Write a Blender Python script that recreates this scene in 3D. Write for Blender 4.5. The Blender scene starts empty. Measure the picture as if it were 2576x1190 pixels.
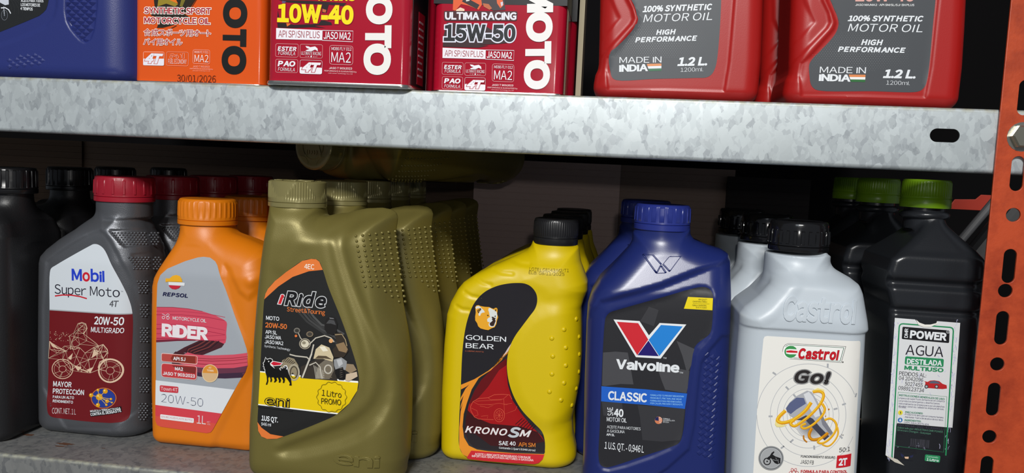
import bpy, bmesh, math, random
import numpy as np
import openvdb as vdb
from mathutils import Matrix, Vector
random.seed(7)
SC = bpy.context.scene
COL = SC.collection

# ---------------- camera ----------------
F = 1975.0; CX = 1288.0; CY = 595.0            # focal length and centre for a 2576 x 1190 frame
CR = np.array([[0.9898075376, -0.0565774465, 0.1306907928],
               [0.1350736659, 0.0821947680, -0.9874204398],
               [0.0451236441, 0.9950090515, 0.0889991241]])
CAM = np.array([0.06636567, -0.57223812, 0.25718366])
cd = bpy.data.cameras.new('camera'); cd.sensor_width = 36.0; cd.lens = F/2576*36; cd.clip_start = 0.01
cam = bpy.data.objects.new('camera', cd); COL.objects.link(cam)
cam.matrix_world = Matrix([[*CR[0], CAM[0]], [*CR[1], CAM[1]], [*CR[2], CAM[2]], [0, 0, 0, 1]])
SC.camera = cam
# ---------------- colour management, world, lights ----------------
SC.view_settings.view_transform = 'Standard'; SC.view_settings.look = 'None'
SC.view_settings.gamma = 1.0; SC.view_settings.use_curve_mapping = False
SC.view_settings.exposure = 0.0
SC.cycles.use_denoising = True
SC.cycles.max_bounces = 8; SC.cycles.diffuse_bounces = 4; SC.cycles.glossy_bounces = 4
SC.cycles.sample_clamp_indirect = 4.0
w = bpy.data.worlds.new('shop'); SC.world = w; w.use_nodes = True
w.node_tree.nodes['Background'].inputs[0].default_value = (0.80, 0.88, 1.0, 1)
w.node_tree.nodes['Background'].inputs[1].default_value = 0.165
def area(name, loc, target, sx, sy, power, col=(1, 1, 1)):
    l = bpy.data.lights.new(name, 'AREA'); l.shape = 'RECTANGLE'; l.size = sx; l.size_y = sy
    l.energy = power; l.color = col
    o = bpy.data.objects.new(name, l); COL.objects.link(o); o.location = loc
    o.rotation_euler = (Vector(target)-Vector(loc)).to_track_quat('-Z', 'Y').to_euler()
    return o
area('ceiling_panel_light', (0.0, -2.1, 1.44), (0, 0, .2), .50, .20, 50, (1.0, .985, .95))
area('left_fill_light', (-.9, -3.4, 2.3), (0, 0, .2), 1.2, 1.2, 16, (.85, .93, 1.0))  # large cool fill from the upper left, its source unseen

area('phone_flash', (CAM[0]+.02, CAM[1]-.02, CAM[2]+.05), (.03, 0, .2), .012, .012, .30, (1.0, .97, .92))

# ---------------- projection helpers: a photograph pixel meets a plane of the shelf ----------------
def ray(px, py):
    d = CR @ np.array([px-CX, -(py-CY), -F]); return d/np.linalg.norm(d)
def U(px, py, y=0., z=None):
    d = ray(px, py)
    s = (y-CAM[1])/d[1] if z is None else (z-CAM[2])/d[2]
    return CAM + s*d

# ---------------- materials ----------------
def lin(c):
    return tuple(((v/255)/12.92 if v/255 <= .04045 else ((v/255+.055)/1.055)**2.4) for v in c)
MATS = {}
def mat(name, rgb, rough=.45, metal=0., bump=0., bscale=900., spec=.5, coat=0., trans=0.):
    key = name
    if key in MATS: return MATS[key]
    m = bpy.data.materials.new(name); m.use_nodes = True; nt = m.node_tree; b = nt.nodes['Principled BSDF']
    b.inputs['Base Color'].default_value = (*lin(rgb), 1); b.inputs['Roughness'].default_value = rough
    b.inputs['Metallic'].default_value = metal; b.inputs['Specular IOR Level'].default_value = spec
    b.inputs['Coat Weight'].default_value = coat; b.inputs['Coat Roughness'].default_value = .12
    if trans: b.inputs['Transmission Weight'].default_value = trans
    if bump:
        tc = nt.nodes.new('ShaderNodeTexCoord'); n = nt.nodes.new('ShaderNodeTexNoise'); bp = nt.nodes.new('ShaderNodeBump')
        n.inputs['Scale'].default_value = bscale; n.inputs['Detail'].default_value = 3
        bp.inputs['Strength'].default_value = bump; bp.inputs['Distance'].default_value = .0004
        nt.links.new(tc.outputs['Object'], n.inputs['Vector']); nt.links.new(n.outputs['Fac'], bp.inputs['Height'])
        nt.links.new(bp.outputs['Normal'], b.inputs['Normal'])
    MATS[key] = m; return m
def ink(rgb, gloss=0):
    return mat('print_%02x%02x%02x%s' % (*rgb, 'g' if gloss else ''), rgb, .42 if not gloss else .16, coat=.3 if gloss else 0, spec=.3)
def galvanised():
    m = bpy.data.materials.new('galvanised_steel'); m.use_nodes = True; nt = m.node_tree; b = nt.nodes['Principled BSDF']; L = nt.links
    tc = nt.nodes.new('ShaderNodeTexCoord')
    ns = nt.nodes.new('ShaderNodeTexNoise'); ns.inputs['Scale'].default_value = 90; ns.inputs['Detail'].default_value = 4
    L.new(tc.outputs['Object'], ns.inputs['Vector'])
    mx = nt.nodes.new('ShaderNodeMix'); mx.data_type = 'RGBA'; mx.blend_type = 'LINEAR_LIGHT'; mx.inputs[0].default_value = .001
    L.new(tc.outputs['Object'], mx.inputs[6]); L.new(ns.outputs['Color'], mx.inputs[7])
    cols = []
    for sc, off in ((190, 0.), (320, 3.7)):
        mp = nt.nodes.new('ShaderNodeMapping'); mp.inputs['Rotation'].default_value = (.2, .55 + off, .3)
        mp.inputs['Scale'].default_value = (1.0, 1.0, .62)
        L.new(mx.outputs[2], mp.inputs['Vector'])
        v = nt.nodes.new('ShaderNodeTexVoronoi'); v.inputs['Scale'].default_value = sc; v.distance = 'CHEBYCHEV'
        L.new(mp.outputs[0], v.inputs['Vector'])
        sp = nt.nodes.new('ShaderNodeSeparateColor'); L.new(v.outputs['Color'], sp.inputs[0]); cols.append(sp)
    ad = nt.nodes.new('ShaderNodeMath'); ad.operation = 'MULTIPLY_ADD'; ad.inputs[1].default_value = .6
    m2 = nt.nodes.new('ShaderNodeMath'); m2.operation = 'MULTIPLY'; m2.inputs[1].default_value = .4
    L.new(cols[1].outputs[0], m2.inputs[0]); L.new(cols[0].outputs[0], ad.inputs[0]); L.new(m2.outputs[0], ad.inputs[2])
    cr = nt.nodes.new('ShaderNodeValToRGB'); cr.color_ramp.elements[0].position = .12; cr.color_ramp.elements[1].position = .58
    cr.color_ramp.elements[0].color = (*lin((166, 173, 178)), 1); cr.color_ramp.elements[1].color = (*lin((196, 204, 207)), 1)
    L.new(ad.outputs[0], cr.inputs[0])
    # large stains
    n2 = nt.nodes.new('ShaderNodeTexNoise'); n2.inputs['Scale'].default_value = 14; n2.inputs['Detail'].default_value = 6
    L.new(tc.outputs['Object'], n2.inputs['Vector'])
    c2 = nt.nodes.new('ShaderNodeValToRGB'); c2.color_ramp.elements[0].position = .35; c2.color_ramp.elements[1].position = .65
    c2.color_ramp.elements[0].color = (.90, .90, .89, 1); c2.color_ramp.elements[1].color = (1, 1, 1, 1)
    L.new(n2.outputs['Fac'], c2.inputs[0])
    mm = nt.nodes.new('ShaderNodeMix'); mm.data_type = 'RGBA'; mm.blend_type = 'MULTIPLY'; mm.inputs[0].default_value = 1
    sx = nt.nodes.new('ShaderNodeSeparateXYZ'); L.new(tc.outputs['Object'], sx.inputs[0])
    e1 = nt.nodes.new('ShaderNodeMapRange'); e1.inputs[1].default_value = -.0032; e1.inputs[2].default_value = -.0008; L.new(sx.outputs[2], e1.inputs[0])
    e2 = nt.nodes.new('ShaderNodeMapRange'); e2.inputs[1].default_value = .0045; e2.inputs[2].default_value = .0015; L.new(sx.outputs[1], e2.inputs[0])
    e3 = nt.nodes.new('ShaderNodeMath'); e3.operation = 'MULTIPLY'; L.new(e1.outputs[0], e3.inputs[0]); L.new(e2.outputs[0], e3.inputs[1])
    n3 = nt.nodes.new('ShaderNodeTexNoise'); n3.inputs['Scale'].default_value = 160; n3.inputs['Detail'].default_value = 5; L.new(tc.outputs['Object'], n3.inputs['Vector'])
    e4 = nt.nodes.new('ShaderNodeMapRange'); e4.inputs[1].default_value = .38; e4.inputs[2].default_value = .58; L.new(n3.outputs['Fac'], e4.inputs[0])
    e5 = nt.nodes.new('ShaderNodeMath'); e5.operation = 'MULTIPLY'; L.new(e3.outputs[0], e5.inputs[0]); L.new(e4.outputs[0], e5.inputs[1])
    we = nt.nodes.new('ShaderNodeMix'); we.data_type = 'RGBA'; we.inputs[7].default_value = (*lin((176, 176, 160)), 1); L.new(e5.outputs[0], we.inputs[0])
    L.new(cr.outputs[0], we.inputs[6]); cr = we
    L.new(we.outputs[2], mm.inputs[6]); L.new(c2.outputs[0], mm.inputs[7]); L.new(mm.outputs[2], b.inputs['Base Color'])
    mr = nt.nodes.new('ShaderNodeMapRange'); mr.inputs[3].default_value = .40; mr.inputs[4].default_value = .56
    L.new(cols[0].outputs[1], mr.inputs[0]); L.new(mr.outputs[0], b.inputs['Roughness'])
    b.inputs['Metallic'].default_value = .42
    bp = nt.nodes.new('ShaderNodeBump'); bp.inputs['Strength'].default_value = .12; bp.inputs['Distance'].default_value = .0005
    L.new(ad.outputs[0], bp.inputs['Height']); L.new(bp.outputs['Normal'], b.inputs['Normal'])
    return m
def worn_steel_floor():
    m = galvanised(); m.name = 'worn_galvanised_deck'; nt = m.node_tree
    for n in nt.nodes:
        if n.type == 'VALTORGB' and abs(n.color_ramp.elements[0].position-.12) < .01:
            n.color_ramp.elements[0].color = (*lin((112, 114, 116)), 1); n.color_ramp.elements[1].color = (*lin((138, 139, 138)), 1)
    nt.nodes['Principled BSDF'].inputs['Metallic'].default_value = .3
    return m

# ---------------- mesh helpers ----------------
def mesh_obj(name, verts, faces, mats, parent=None, midx=None, smooth=False, loc=None):
    me = bpy.data.meshes.new(name); me.from_pydata([tuple(map(float, v)) for v in verts], [], faces)
    for m in (mats if isinstance(mats, (list, tuple)) else [mats]): me.materials.append(m)
    if midx is not None: me.polygons.foreach_set('material_index', midx)
    if smooth: me.polygons.foreach_set('use_smooth', [True]*len(faces))
    me.update()
    o = bpy.data.objects.new(name, me); COL.objects.link(o)
    if parent is not None: o.parent = parent
    if loc is not None: o.location = loc
    return o
def thing(name, label, cat, loc=(0, 0, 0), group=None, rot=None):
    o = bpy.data.objects.new(name, None); COL.objects.link(o); o.location = loc; o.empty_display_size = .02
    o['label'] = label; o['category'] = cat
    if group: o['group'] = group
    if rot: o.rotation_euler = rot
    return o
def dup(root, loc, label, rotz=None, group=None):
    r = root.copy(); COL.objects.link(r); r.location = loc; r['label'] = label
    if group: r['group'] = group
    if rotz is not None: r.rotation_euler = (0, 0, rotz)
    for ch in [c for c in bpy.data.objects if c.parent == root]:
        c = ch.copy(); COL.objects.link(c); c.parent = r
        for g in [k for k in bpy.data.objects if k.parent == ch]:
            d = g.copy(); COL.objects.link(d); d.parent = c
    return r
class MB:
    """collects simple shapes into one mesh"""
    def __init__(s): s.v = []; s.f = []
    def add(s, vs, fs):
        n = len(s.v); s.v += [tuple(v) for v in vs]; s.f += [tuple(i+n for i in f) for f in fs]
    def box(s, x0, x1, y0, y1, z0, z1):
        s.add([(x0, y0, z0), (x1, y0, z0), (x1, y1, z0), (x0, y1, z0), (x0, y0, z1), (x1, y0, z1), (x1, y1, z1), (x0, y1, z1)],
              [(0, 3, 2, 1), (4, 5, 6, 7), (0, 1, 5, 4), (1, 2, 6, 5), (2, 3, 7, 6), (3, 0, 4, 7)])
    def dome(s, c, r, h, n=8, ax=None):
        """bump centred at c on a surface of outward normal ax"""
        if c is None: return
        ax = np.array(ax if ax is not None else (0, -1, 0), float); ax /= np.linalg.norm(ax)
        t = np.cross(ax, (0, 0, 1.)); t /= np.linalg.norm(t); u = np.cross(ax, t); c = np.array(c)
        vs = []
        for k, (rr, hh) in enumerate(((1.0, -.15), (.75, .62), (.38, .93))):
            for i in range(n):
                a = 2*math.pi*i/n; vs.append(c+r*rr*(math.cos(a)*t+math.sin(a)*u)+h*hh*ax)
        vs.append(c+h*ax); fs = []
        for k in range(2):
            for i in range(n):
                j = (i+1) % n; fs.append((k*n+i, k*n+j, (k+1)*n+j, (k+1)*n+i))
        for i in range(n): fs.append((2*n+i, 2*n+(i+1) % n, 3*n))
        s.add(vs, fs)
    def build(s, name, m, parent=None, smooth=False, loc=None): return mesh_obj(name, s.v, s.f, m, parent, smooth=smooth, loc=loc)
def plate(name, outer, holes, thick, m, parent=None, bevel=0., loc=(0, 0, 0), rot=(math.pi/2, 0, 0)):
    """flat plate with cut-outs; outline in (x, z), thickness along y"""
    cu = bpy.data.curves.new(name, 'CURVE'); cu.dimensions = '2D'; cu.fill_mode = 'BOTH'; cu.extrude = thick/2-bevel; cu.bevel_depth = bevel; cu.bevel_resolution = 2
    for loop in [outer]+holes:
        s = cu.splines.new('POLY'); s.points.add(len(loop)-1); s.use_cyclic_u = True
        for p, q in zip(s.points, loop): p.co = (q[0], q[1], 0, 1)
    o = bpy.data.objects.new('t', cu); COL.objects.link(o); bpy.context.view_layer.update()
    me = bpy.data.meshes.new_from_object(o); bpy.data.objects.remove(o)
    me.transform(Matrix.Rotation(rot[0], 4, 'X')); me.name = name; me.materials.clear(); me.materials.append(m)
    r = bpy.data.objects.new(name, me); COL.objects.link(r); r.location = loc
    if parent: r.parent = parent
    return r
def capsule(cx, cz, w, h, n=8):
    """rounded slot outline"""
    r = min(w, h)/2; pts = []
    for a0, (ox, oz) in zip((0, 90, 180, 270), ((w/2-r, h/2-r), (-w/2+r, h/2-r), (-w/2+r, -h/2+r), (w/2-r, -h/2+r))):
        for i in range(n+1):
            a = math.radians(a0+90*i/n); pts.append((cx+ox+r*math.cos(a), cz+oz+r*math.sin(a)))
    return pts
def chaikin(p, n=2):
    p = [tuple(map(float, q)) for q in p]
    for _ in range(n):
        q = []
        for i in range(len(p)):
            a, b = p[i], p[(i+1) % len(p)]
            q.append((.75*a[0]+.25*b[0], .75*a[1]+.25*b[1])); q.append((.25*a[0]+.75*b[0], .25*a[1]+.75*b[1]))
        p = q
    return p
def catmull(p, n=5):
    """closed curve through the points, centripetal, so that close pairs keep their corners"""
    p = [np.array(q, float) for q in p]; N = len(p); out = []
    for i in range(N):
        a, b_, c, d = p[i-1], p[i], p[(i+1) % N], p[(i+2) % N]
        t0 = 0; t1 = t0+max(np.linalg.norm(b_-a), 1e-6)**.5; t2 = t1+max(np.linalg.norm(c-b_), 1e-6)**.5; t3 = t2+max(np.linalg.norm(d-c), 1e-6)**.5
        for k in range(n):
            t = t1+(t2-t1)*k/n
            A1 = (t1-t)/(t1-t0)*a+(t-t0)/(t1-t0)*b_; A2 = (t2-t)/(t2-t1)*b_+(t-t1)/(t2-t1)*c; A3 = (t3-t)/(t3-t2)*c+(t-t2)/(t3-t2)*d
            B1 = (t2-t)/(t2-t0)*A1+(t-t0)/(t2-t0)*A2; B2 = (t3-t)/(t3-t1)*A2+(t-t1)/(t3-t1)*A3
            out.append(tuple((t2-t)/(t2-t1)*B1+(t-t1)/(t2-t1)*B2))
    return out
def clip_half(poly, a, b):
    """part of the polygon to the left of the line a->b (y down: below when a->b runs right to left)"""
    out = []; nx, ny = -(b[1]-a[1]), b[0]-a[0]
    d = [((p[0]-a[0])*nx+(p[1]-a[1])*ny) for p in poly]
    for i in range(len(poly)):
        j = (i+1) % len(poly)
        if d[i] >= 0: out.append(poly[i])
        if (d[i] >= 0) != (d[j] >= 0):
            t = d[i]/(d[i]-d[j]); out.append((poly[i][0]+t*(poly[j][0]-poly[i][0]), poly[i][1]+t*(poly[j][1]-poly[i][1])))
    return out

# ---------------- 2D distance and blur ----------------
def poly_sd(X, Z, P):
    """signed distance (negative inside) from grid points to polygon P"""
    P = np.asarray(P, float); Q = np.roll(P, -1, 0); d = np.full(X.shape, 1e9); ins = np.zeros(X.shape, bool)
    for a, b in zip(P, Q):
        e = b-a; wx = X-a[0]; wz = Z-a[1]; L = e@e
        if L < 1e-14: continue
        t = np.clip((wx*e[0]+wz*e[1])/L, 0, 1)
        d = np.minimum(d, (wx-e[0]*t)**2+(wz-e[1]*t)**2)
        if a[1] != b[1]:
            c = (a[1] <= Z) != (b[1] <= Z)
            ins ^= c & (X < a[0]+(Z-a[1])/(b[1]-a[1])*e[0])
    d = np.sqrt(d); return np.where(ins, -d, d)
def line_d(X, Z, P):
    d = np.full(X.shape, 1e9); P = np.asarray(P, float)
    for a, b in zip(P[:-1], P[1:]):
        e = b-a; wx = X-a[0]; wz = Z-a[1]; t = np.clip((wx*e[0]+wz*e[1])/max(e@e, 1e-14), 0, 1)
        d = np.minimum(d, (wx-e[0]*t)**2+(wz-e[1]*t)**2)
    return np.sqrt(d)
def blur(A, n):
    for _ in range(n):
        B = np.pad(A, 1, 'edge'); A = (B[:-2, 1:-1]+B[2:, 1:-1]+B[1:-1, :-2]+B[1:-1, 2:]+2*A)/6
    return A
def sstep(x): x = np.clip(x, 0, 1); return x*x*(3-2*x)

# ---------------- bottle ----------------
class Bottle:
    """Blow-moulded bottle standing at z0, front face on the plane y = yf, depth D, edge radius r.
    Silhouette points are read in the photograph and placed on the round of the body that they see."""
    rl = None
    def __init__(s, name, label, cat, yf, D, r, mid_px, z0=0., group=None, view=(0, 0, 1.), rl=None):
        s.yf = yf; s.D = D; s.r = r; s.rl = rl; s.z0 = z0; s.ym = yf+D/2; s.view = view; s.vx = .0009
        s.x0 = U(mid_px[0], mid_px[1], s.ym)[0]
        s.root = thing(name, label, cat, (s.x0, s.ym, z0), group)
        s.feats = []; s.prim = []; s.buckets = {}; s.k = 0
    def px(s, p): return (s.view[0]+p[0]/s.view[2], s.view[1]+p[1]/s.view[2])
    def L(s, x, y, yy=None):
        """view pixel -> (u, z) on the front plane, bottle coordinates"""
        q = U(*s.px((x, y)), s.yf if yy is None else yy); return (q[0]-s.x0, q[2]-s.z0)
    def LL(s, pts): return [s.L(*p) for p in pts]
    def sil(s, x, y, side):
        p = s.px((x, y)); yy = s.ym; r = s.rl if (side == 'L' and s.rl) else s.r
        for _ in range(4):
            q = U(*p, yy); th = math.atan2(q[0]-CAM[0], q[1]-CAM[1])
            if side == 'L': nx, ny = -math.cos(th), math.sin(th)
            else: nx, ny = math.cos(th), -math.sin(th)
            yy = (s.yf+r if ny < 0 else s.yf+s.D-r)+r*ny
        xe = q[0]+(-(r+r*nx) if side == 'L' else (r-r*nx))
        return (xe-s.x0, q[2]-s.z0)
    def outline(s, left, right, rb=.006, xl=None, xr=None):
        """left from bottom up, right from top down"""
        a = [s.sil(*p, 'L') for p in left]; b = [s.sil(*p, 'R') for p in right]
        bl = a[0][0]; br = b[-1][0]
        a = [p for p in a if p[1] > rb*1.3]; b = [p for p in b if p[1] > rb*1.3]
        pts = [(bl+rb*.3, .0), (bl+rb*.08, rb*.3), (bl, rb)]+a+b+[(br, rb), (br-rb*.08, rb*.3), (br-rb*.3, 0)]
        s.out = pts; return s
    def build(s, m, taper, rtaper=None, neck=None, k=.006, blurn=6, zmax=None):
        """taper: [(z, half depth)], neck: (u, r, z0, z1)"""
        s.out = [(p[0], p[1] if p[1] > .0065 else -.03) for p in s.out]; P = np.array(s.out); v = s.vx
        Pz = P[P[:, 1] > -.02]
        xs = np.arange(P[:, 0].min()-4*v, P[:, 0].max()+4*v, v); top = max(P[:, 1].max(), neck[3] if neck else 0)
        zs = np.arange(-4*v, top+4*v, v); s.xs, s.zs = xs, zs
        X, Z = np.meshgrid(xs, zs, indexing='ij')
        d2 = poly_sd(X, Z, s.out)
        H = np.interp(Z, [t[0] for t in taper], [t[1] for t in taper]); H = blur(H, blurn)
        R = np.minimum(np.interp(Z, [t[0] for t in rtaper], [t[1] for t in rtaper]) if rtaper else s.r, H*.97)
        if s.rl: xm = (P[:, 0].min()+P[:, 0].max())/2; R = np.minimum(R, s.rl+(s.r-s.rl)*sstep((X-xm+.015)/.03))
        for f in s.feats: H = f(X, Z, H, d2)
        s.H, s.d2, s.R = H, d2, R
        hy = s.D/2+5*v; ys = np.arange(-hy, hy+v, v)
        A = np.abs(ys)[None, :, None]
        d2e, He, Re = d2[:, None, :], H[:, None, :], R[:, None, :]
        a = d2e+Re; b = A-He+Re
        sd = np.sqrt(np.maximum(a, 0)**2+np.maximum(b, 0)**2)+np.minimum(np.maximum(a, b), 0)-Re
        # rounded foot
        Y3 = ys[None, :, None]; X3 = xs[:, None, None]; Z3 = zs[None, None, :]
        def smin(p, q, kk): h = np.maximum(kk-np.abs(p-q), 0)/kk; return np.minimum(p, q)-h*h*kk/4
        if neck:
            c = np.sqrt((X3-neck[0])**2+Y3**2)-neck[1]
            c = np.maximum(c, np.maximum(Z3-neck[3], neck[2]-Z3)); sd = smin(sd, c, k)
        for p in s.prim: sd = p(sd, X3, Y3, Z3, smin)
        foot = -Z3; q = .0085; a = sd+q; b = foot+q
        sd = np.sqrt(np.maximum(a, 0)**2+np.maximum(b, 0)**2)+np.minimum(np.maximum(a, b), 0)-q
        g = vdb.FloatGrid(background=3*v); g.copyFromArray(np.ascontiguousarray(np.clip(sd, -3*v, 3*v), dtype=np.float32))
        pts, quads = g.convertToQuads(0.0)
        pts = pts*v+np.array([xs[0], ys[0], zs[0]])
        A_, B_, C_ = pts[quads[:, 0]], pts[quads[:, 1]], pts[quads[:, 2]]
        if (A_*np.cross(B_, C_)).sum() < 0: quads = quads[:, ::-1]
        me = bpy.data.meshes.new('body'); me.vertices.add(len(pts)); me.vertices.foreach_set('co', pts.astype(np.float32).ravel())
        nq = len(quads); me.loops.add(nq*4); me.loops.foreach_set('vertex_index', quads.astype(np.int32).ravel())
        me.polygons.add(nq); me.polygons.foreach_set('loop_start', np.arange(0, nq*4, 4, dtype=np.int32))
        me.update(calc_edges=True); me.polygons.foreach_set('use_smooth', np.ones(nq, bool)); me.materials.append(m); me.validate(); me.update()
        o = bpy.data.objects.new('body', me); COL.objects.link(o); o.parent = s.root; s.body = o
        return s
    def surf(s, u, z):
        """y of the front surface (bottle coordinates) under (u, z)"""
        v = s.vx; i = min(max((u-s.xs[0])/v, 0), len(s.xs)-1.001); j = min(max((z-s.zs[0])/v, 0), len(s.zs)-1.001)
        a, b = int(i), int(j); fi, fj = i-a, j-b
        def bl(M): return (M[a, b]*(1-fi)*(1-fj)+M[a+1, b]*fi*(1-fj)+M[a, b+1]*(1-fi)*fj+M[a+1, b+1]*fi*fj)
        h, d, r = bl(s.H), bl(s.d2), bl(s.R)
        t = min(max(r+d, 0), r)
        return -(h-r+math.sqrt(max(r*r-t*t, 0)))
    LAT = .0025
    def surfL(s, u, z):
        """front surface sampled on a fixed lattice, so that stacked print layers never cross"""
        if not hasattr(s, '_lat'): s._lat = {}
        q = s.LAT; i = math.floor(u/q+1e-6); j = math.floor(z/q+1e-6); fu = u/q-i; fz = z/q-j
        def nd(a, c):
            k = (a, c)
            if k not in s._lat: s._lat[k] = s.surf(a*q, c*q)
            return s._lat[k]
        return nd(i, j)*(1-fu)*(1-fz)+nd(i+1, j)*fu*(1-fz)+nd(i, j+1)*(1-fu)*fz+nd(i+1, j+1)*fu*fz
    def P3(s, x, y):
        """view pixel -> point on the visible surface"""
        yy = s.yf
        for _ in range(14):
            u, z = s.L(x, y, yy); yn = s.ym+s.surf(u, z); res = abs(yn-yy); yy = .55*yy+.45*yn
        if res > .0006: return None
        return u, yy-s.ym, z
    def norm(s, u, z, e=.0012):
        if u is None: return None
        gx = (s.surf(u+e, z)-s.surf(u-e, z))/(2*e); gz = (s.surf(u, z+e)-s.surf(u, z-e))/(2*e)
        n = np.array([gx, -1, gz]); return n/np.linalg.norm(n)
    # ---- features (view pixels) ----
    def f_poly(s, pts, depth, blend, sm=1, both=True):
        P = s.LL(chaikin(pts, sm) if sm else pts)
        def f(X, Z, H, d2): return H+depth*sstep(.5-poly_sd(X, Z, P)/blend)
        s.feats.append(f)
    def f_line(s, pts, depth, width):
        P = s.LL(pts)
        def f(X, Z, H, d2): t = np.clip(1-line_d(X, Z, P)/width, 0, 1); return H+depth*sstep(t)
        s.feats.append(f)
    # ---- print ----
    flat = None; held = False; hc = 0; lastT = False
    def hold(s, on):
        s.held = on
        s.k += 1 if on else 2
    def _put(s, bucket, pts2, faces, col, gloss=0, micro=0.):
        B = s.buckets.setdefault(bucket, dict(v=[], f=[], m=[], mats=[]))
        
        if not s.held: s.k += 1; s.lastT = False
        else: s.hc = s.hc+1
        off = -(.00016+(.00010 if s.k > 1 else 0)+s.k*1.2e-5+(s.hc % 14)*1.4e-6*s.held)+micro
        m = ink(col, gloss)
        if m not in B['mats']: B['mats'].append(m)
        mi = B['mats'].index(m)
        if s.flat is None:
            a = np.array(pts2); w_ = a.max(0)-a.min(0)
            if w_.max() > .0012: pts2, faces = grid_cut(pts2, faces, s.LAT)
        n = len(B['v'])
        for (u, z) in pts2:
            B['v'].append((u, (s.flat if s.flat is not None else s.surfL(u, z))+off, z))
        B['f'] += [tuple(i+n for i in f) for f in faces]; B['m'] += [mi]*len(faces)
    def P(s, col, pts, b='label', sm=0, gloss=0):
        q = s.LL(catmull(pts) if sm == 'c' else (chaikin(pts, sm) if sm else pts))
        ar = sum(q[i][0]*q[(i+1) % len(q)][1]-q[(i+1) % len(q)][0]*q[i][1] for i in range(len(q)))
        if ar < 0: q = q[::-1]
        s._put(b, q, [tuple(range(len(q)))], col, gloss)
    def S(s, col, w, pts, b='picture', closed=False):
        """stroke of width w (view pixels)"""
        q = [np.array(p) for p in s.LL(pts)]; sc = s.px_size(); hw = w*sc/2; V = []; Fc = []
        if closed: q.append(q[0])
        n = len(q)
        for i in range(n):
            a = q[i-1] if i > 0 else (q[-2] if closed else q[0]); c = q[i+1] if i < n-1 else (q[1] if closed else q[-1])
            t = c-a; L = np.linalg.norm(t); t = t/L if L > 1e-9 else np.array([1., 0]); nn = np.array([-t[1], t[0]])
            V += [tuple(q[i]-nn*hw), tuple(q[i]+nn*hw)]
        for i in range(n-1): Fc.append((2*i, 2*i+2, 2*i+3, 2*i+1))
        s._put(b, V, Fc, col)
    def px_size(s):
        c = s.L(0, 0); d = s.L(1, 0); return math.hypot(c[0]-d[0], c[1]-d[1])
    def C(s, col, cx, cy, rx, ry=None, b='picture', n=28, a0=0, a1=360):
        ry = rx if ry is None else ry
        s.P(col, [(cx+rx*math.cos(math.radians(a0+(a1-a0)*i/n)), cy+ry*math.sin(math.radians(a0+(a1-a0)*i/n))) for i in range(n+(a1-a0 < 360))], b)
    def RG(s, col, w, cx, cy, rx, ry=None, b='picture', n=32, a0=0, a1=360):
        ry = rx if ry is None else ry
        s.S(col, w, [(cx+rx*math.cos(math.radians(a0+(a1-a0)*i/n)), cy+ry*math.sin(math.radians(a0+(a1-a0)*i/n))) for i in range(n+(a1-a0 < 360))], b, closed=a1-a0 >= 360)
    def RR(s, pts4, rad=.18):
        """rounded quad from four corners"""
        out = []
        for i in range(4):
            p = np.array(pts4[i], float); a = np.array(pts4[i-1], float); c = np.array(pts4[(i+1) % 4], float)
            m_ = min(np.linalg.norm(a-p), np.linalg.norm(c-p))*rad
            p0 = p+(a-p)/np.linalg.norm(a-p)*m_; p1 = p+(c-p)/np.linalg.norm(c-p)*m_
            for t in (0, .33, .67, 1): out.append(tuple((1-t)**2*p0+2*t*(1-t)*p+t*t*p1))
        return out
    def T(s, txt, x0, y0, x1, y1, h, col, b=.0, sh=0., ol=None, olw=.04, bk='lettering', sp=1.0):
        """text between two baseline points with cap height h (view pixels)"""
        A = np.array(s.L(x0, y0)); B = np.array(s.L(x1, y1)); hh = h*s.px_size()
        res = 3 if hh < .006 else (5 if hh < .012 else 9)
        G, _, bb, cap = text_mesh(txt, b, sh, sp, res, b); e_ = max(b, 0)
        ex = (B-A)/(bb[1]-bb[0]+2*e_); n = np.array([-(B-A)[1], (B-A)[0]])/np.linalg.norm(B-A); ey = n*hh/(cap+2*e_)
        A = A+ex*e_+ey*e_
        def lay(G, c):
            k0 = s.held, s.hc; s.held = True
            for i, GG in enumerate(G):
                for j, (V, Fc) in enumerate(GG):
                    if not V: continue
                    s.hc = -1; s._put(bk, [tuple(A+(v[0]-bb[0])*ex+v[1]*ey) for v in V], Fc, c, micro=-i*6e-6-j*3e-6)
            s.held, s.hc = k0
        if not s.held and not (s.lastT and ol is None): s.k += 1
        if ol is not None: lay(text_mesh(txt, e_+olw, sh, sp, res, b)[0], ol); s.k += 1
        lay(G, col); s.lastT = True
    def finish(s):
        lab = None
        for name in ['label']+[k for k in s.buckets if k != 'label']:
            if name not in s.buckets: continue
            B = s.buckets[name]
            par = s.root if (name == 'label' or lab is None or name == 'date_stamp') else lab
            o = mesh_obj(name, B['v'], B['f'], B['mats'], par, midx=B['m'], smooth=s.flat is None)
            if name == 'label': lab = o
        return s
def grid_cut(pts, faces, step):
    bm = bmesh.new(); vs = [bm.verts.new((p[0], 0, p[1])) for p in pts]
    for f in faces:
        try: bm.faces.new([vs[i] for i in f])
        except ValueError: pass
    bm.normal_update()
    bmesh.ops.triangulate(bm, faces=bm.faces[:], ngon_method='EAR_CLIP')
    a = np.array(pts)
    for ax, no in ((0, (1, 0, 0)), (1, (0, 0, 1))):
        k0 = math.ceil(a[:, ax].min()/step); k1 = math.floor(a[:, ax].max()/step)
        for k in range(k0, k1+1):
            co = (k*step, 0, 0) if ax == 0 else (0, 0, k*step)
            bmesh.ops.bisect_plane(bm, geom=bm.verts[:]+bm.edges[:]+bm.faces[:], plane_co=co, plane_no=no, dist=1e-7)
    bm.verts.index_update(); P = [(v.co.x, v.co.z) for v in bm.verts]; Fc = [tuple(v.index for v in f.verts) for f in bm.faces]
    bm.free(); return P, Fc
TXT = {}
GL = {}
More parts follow.
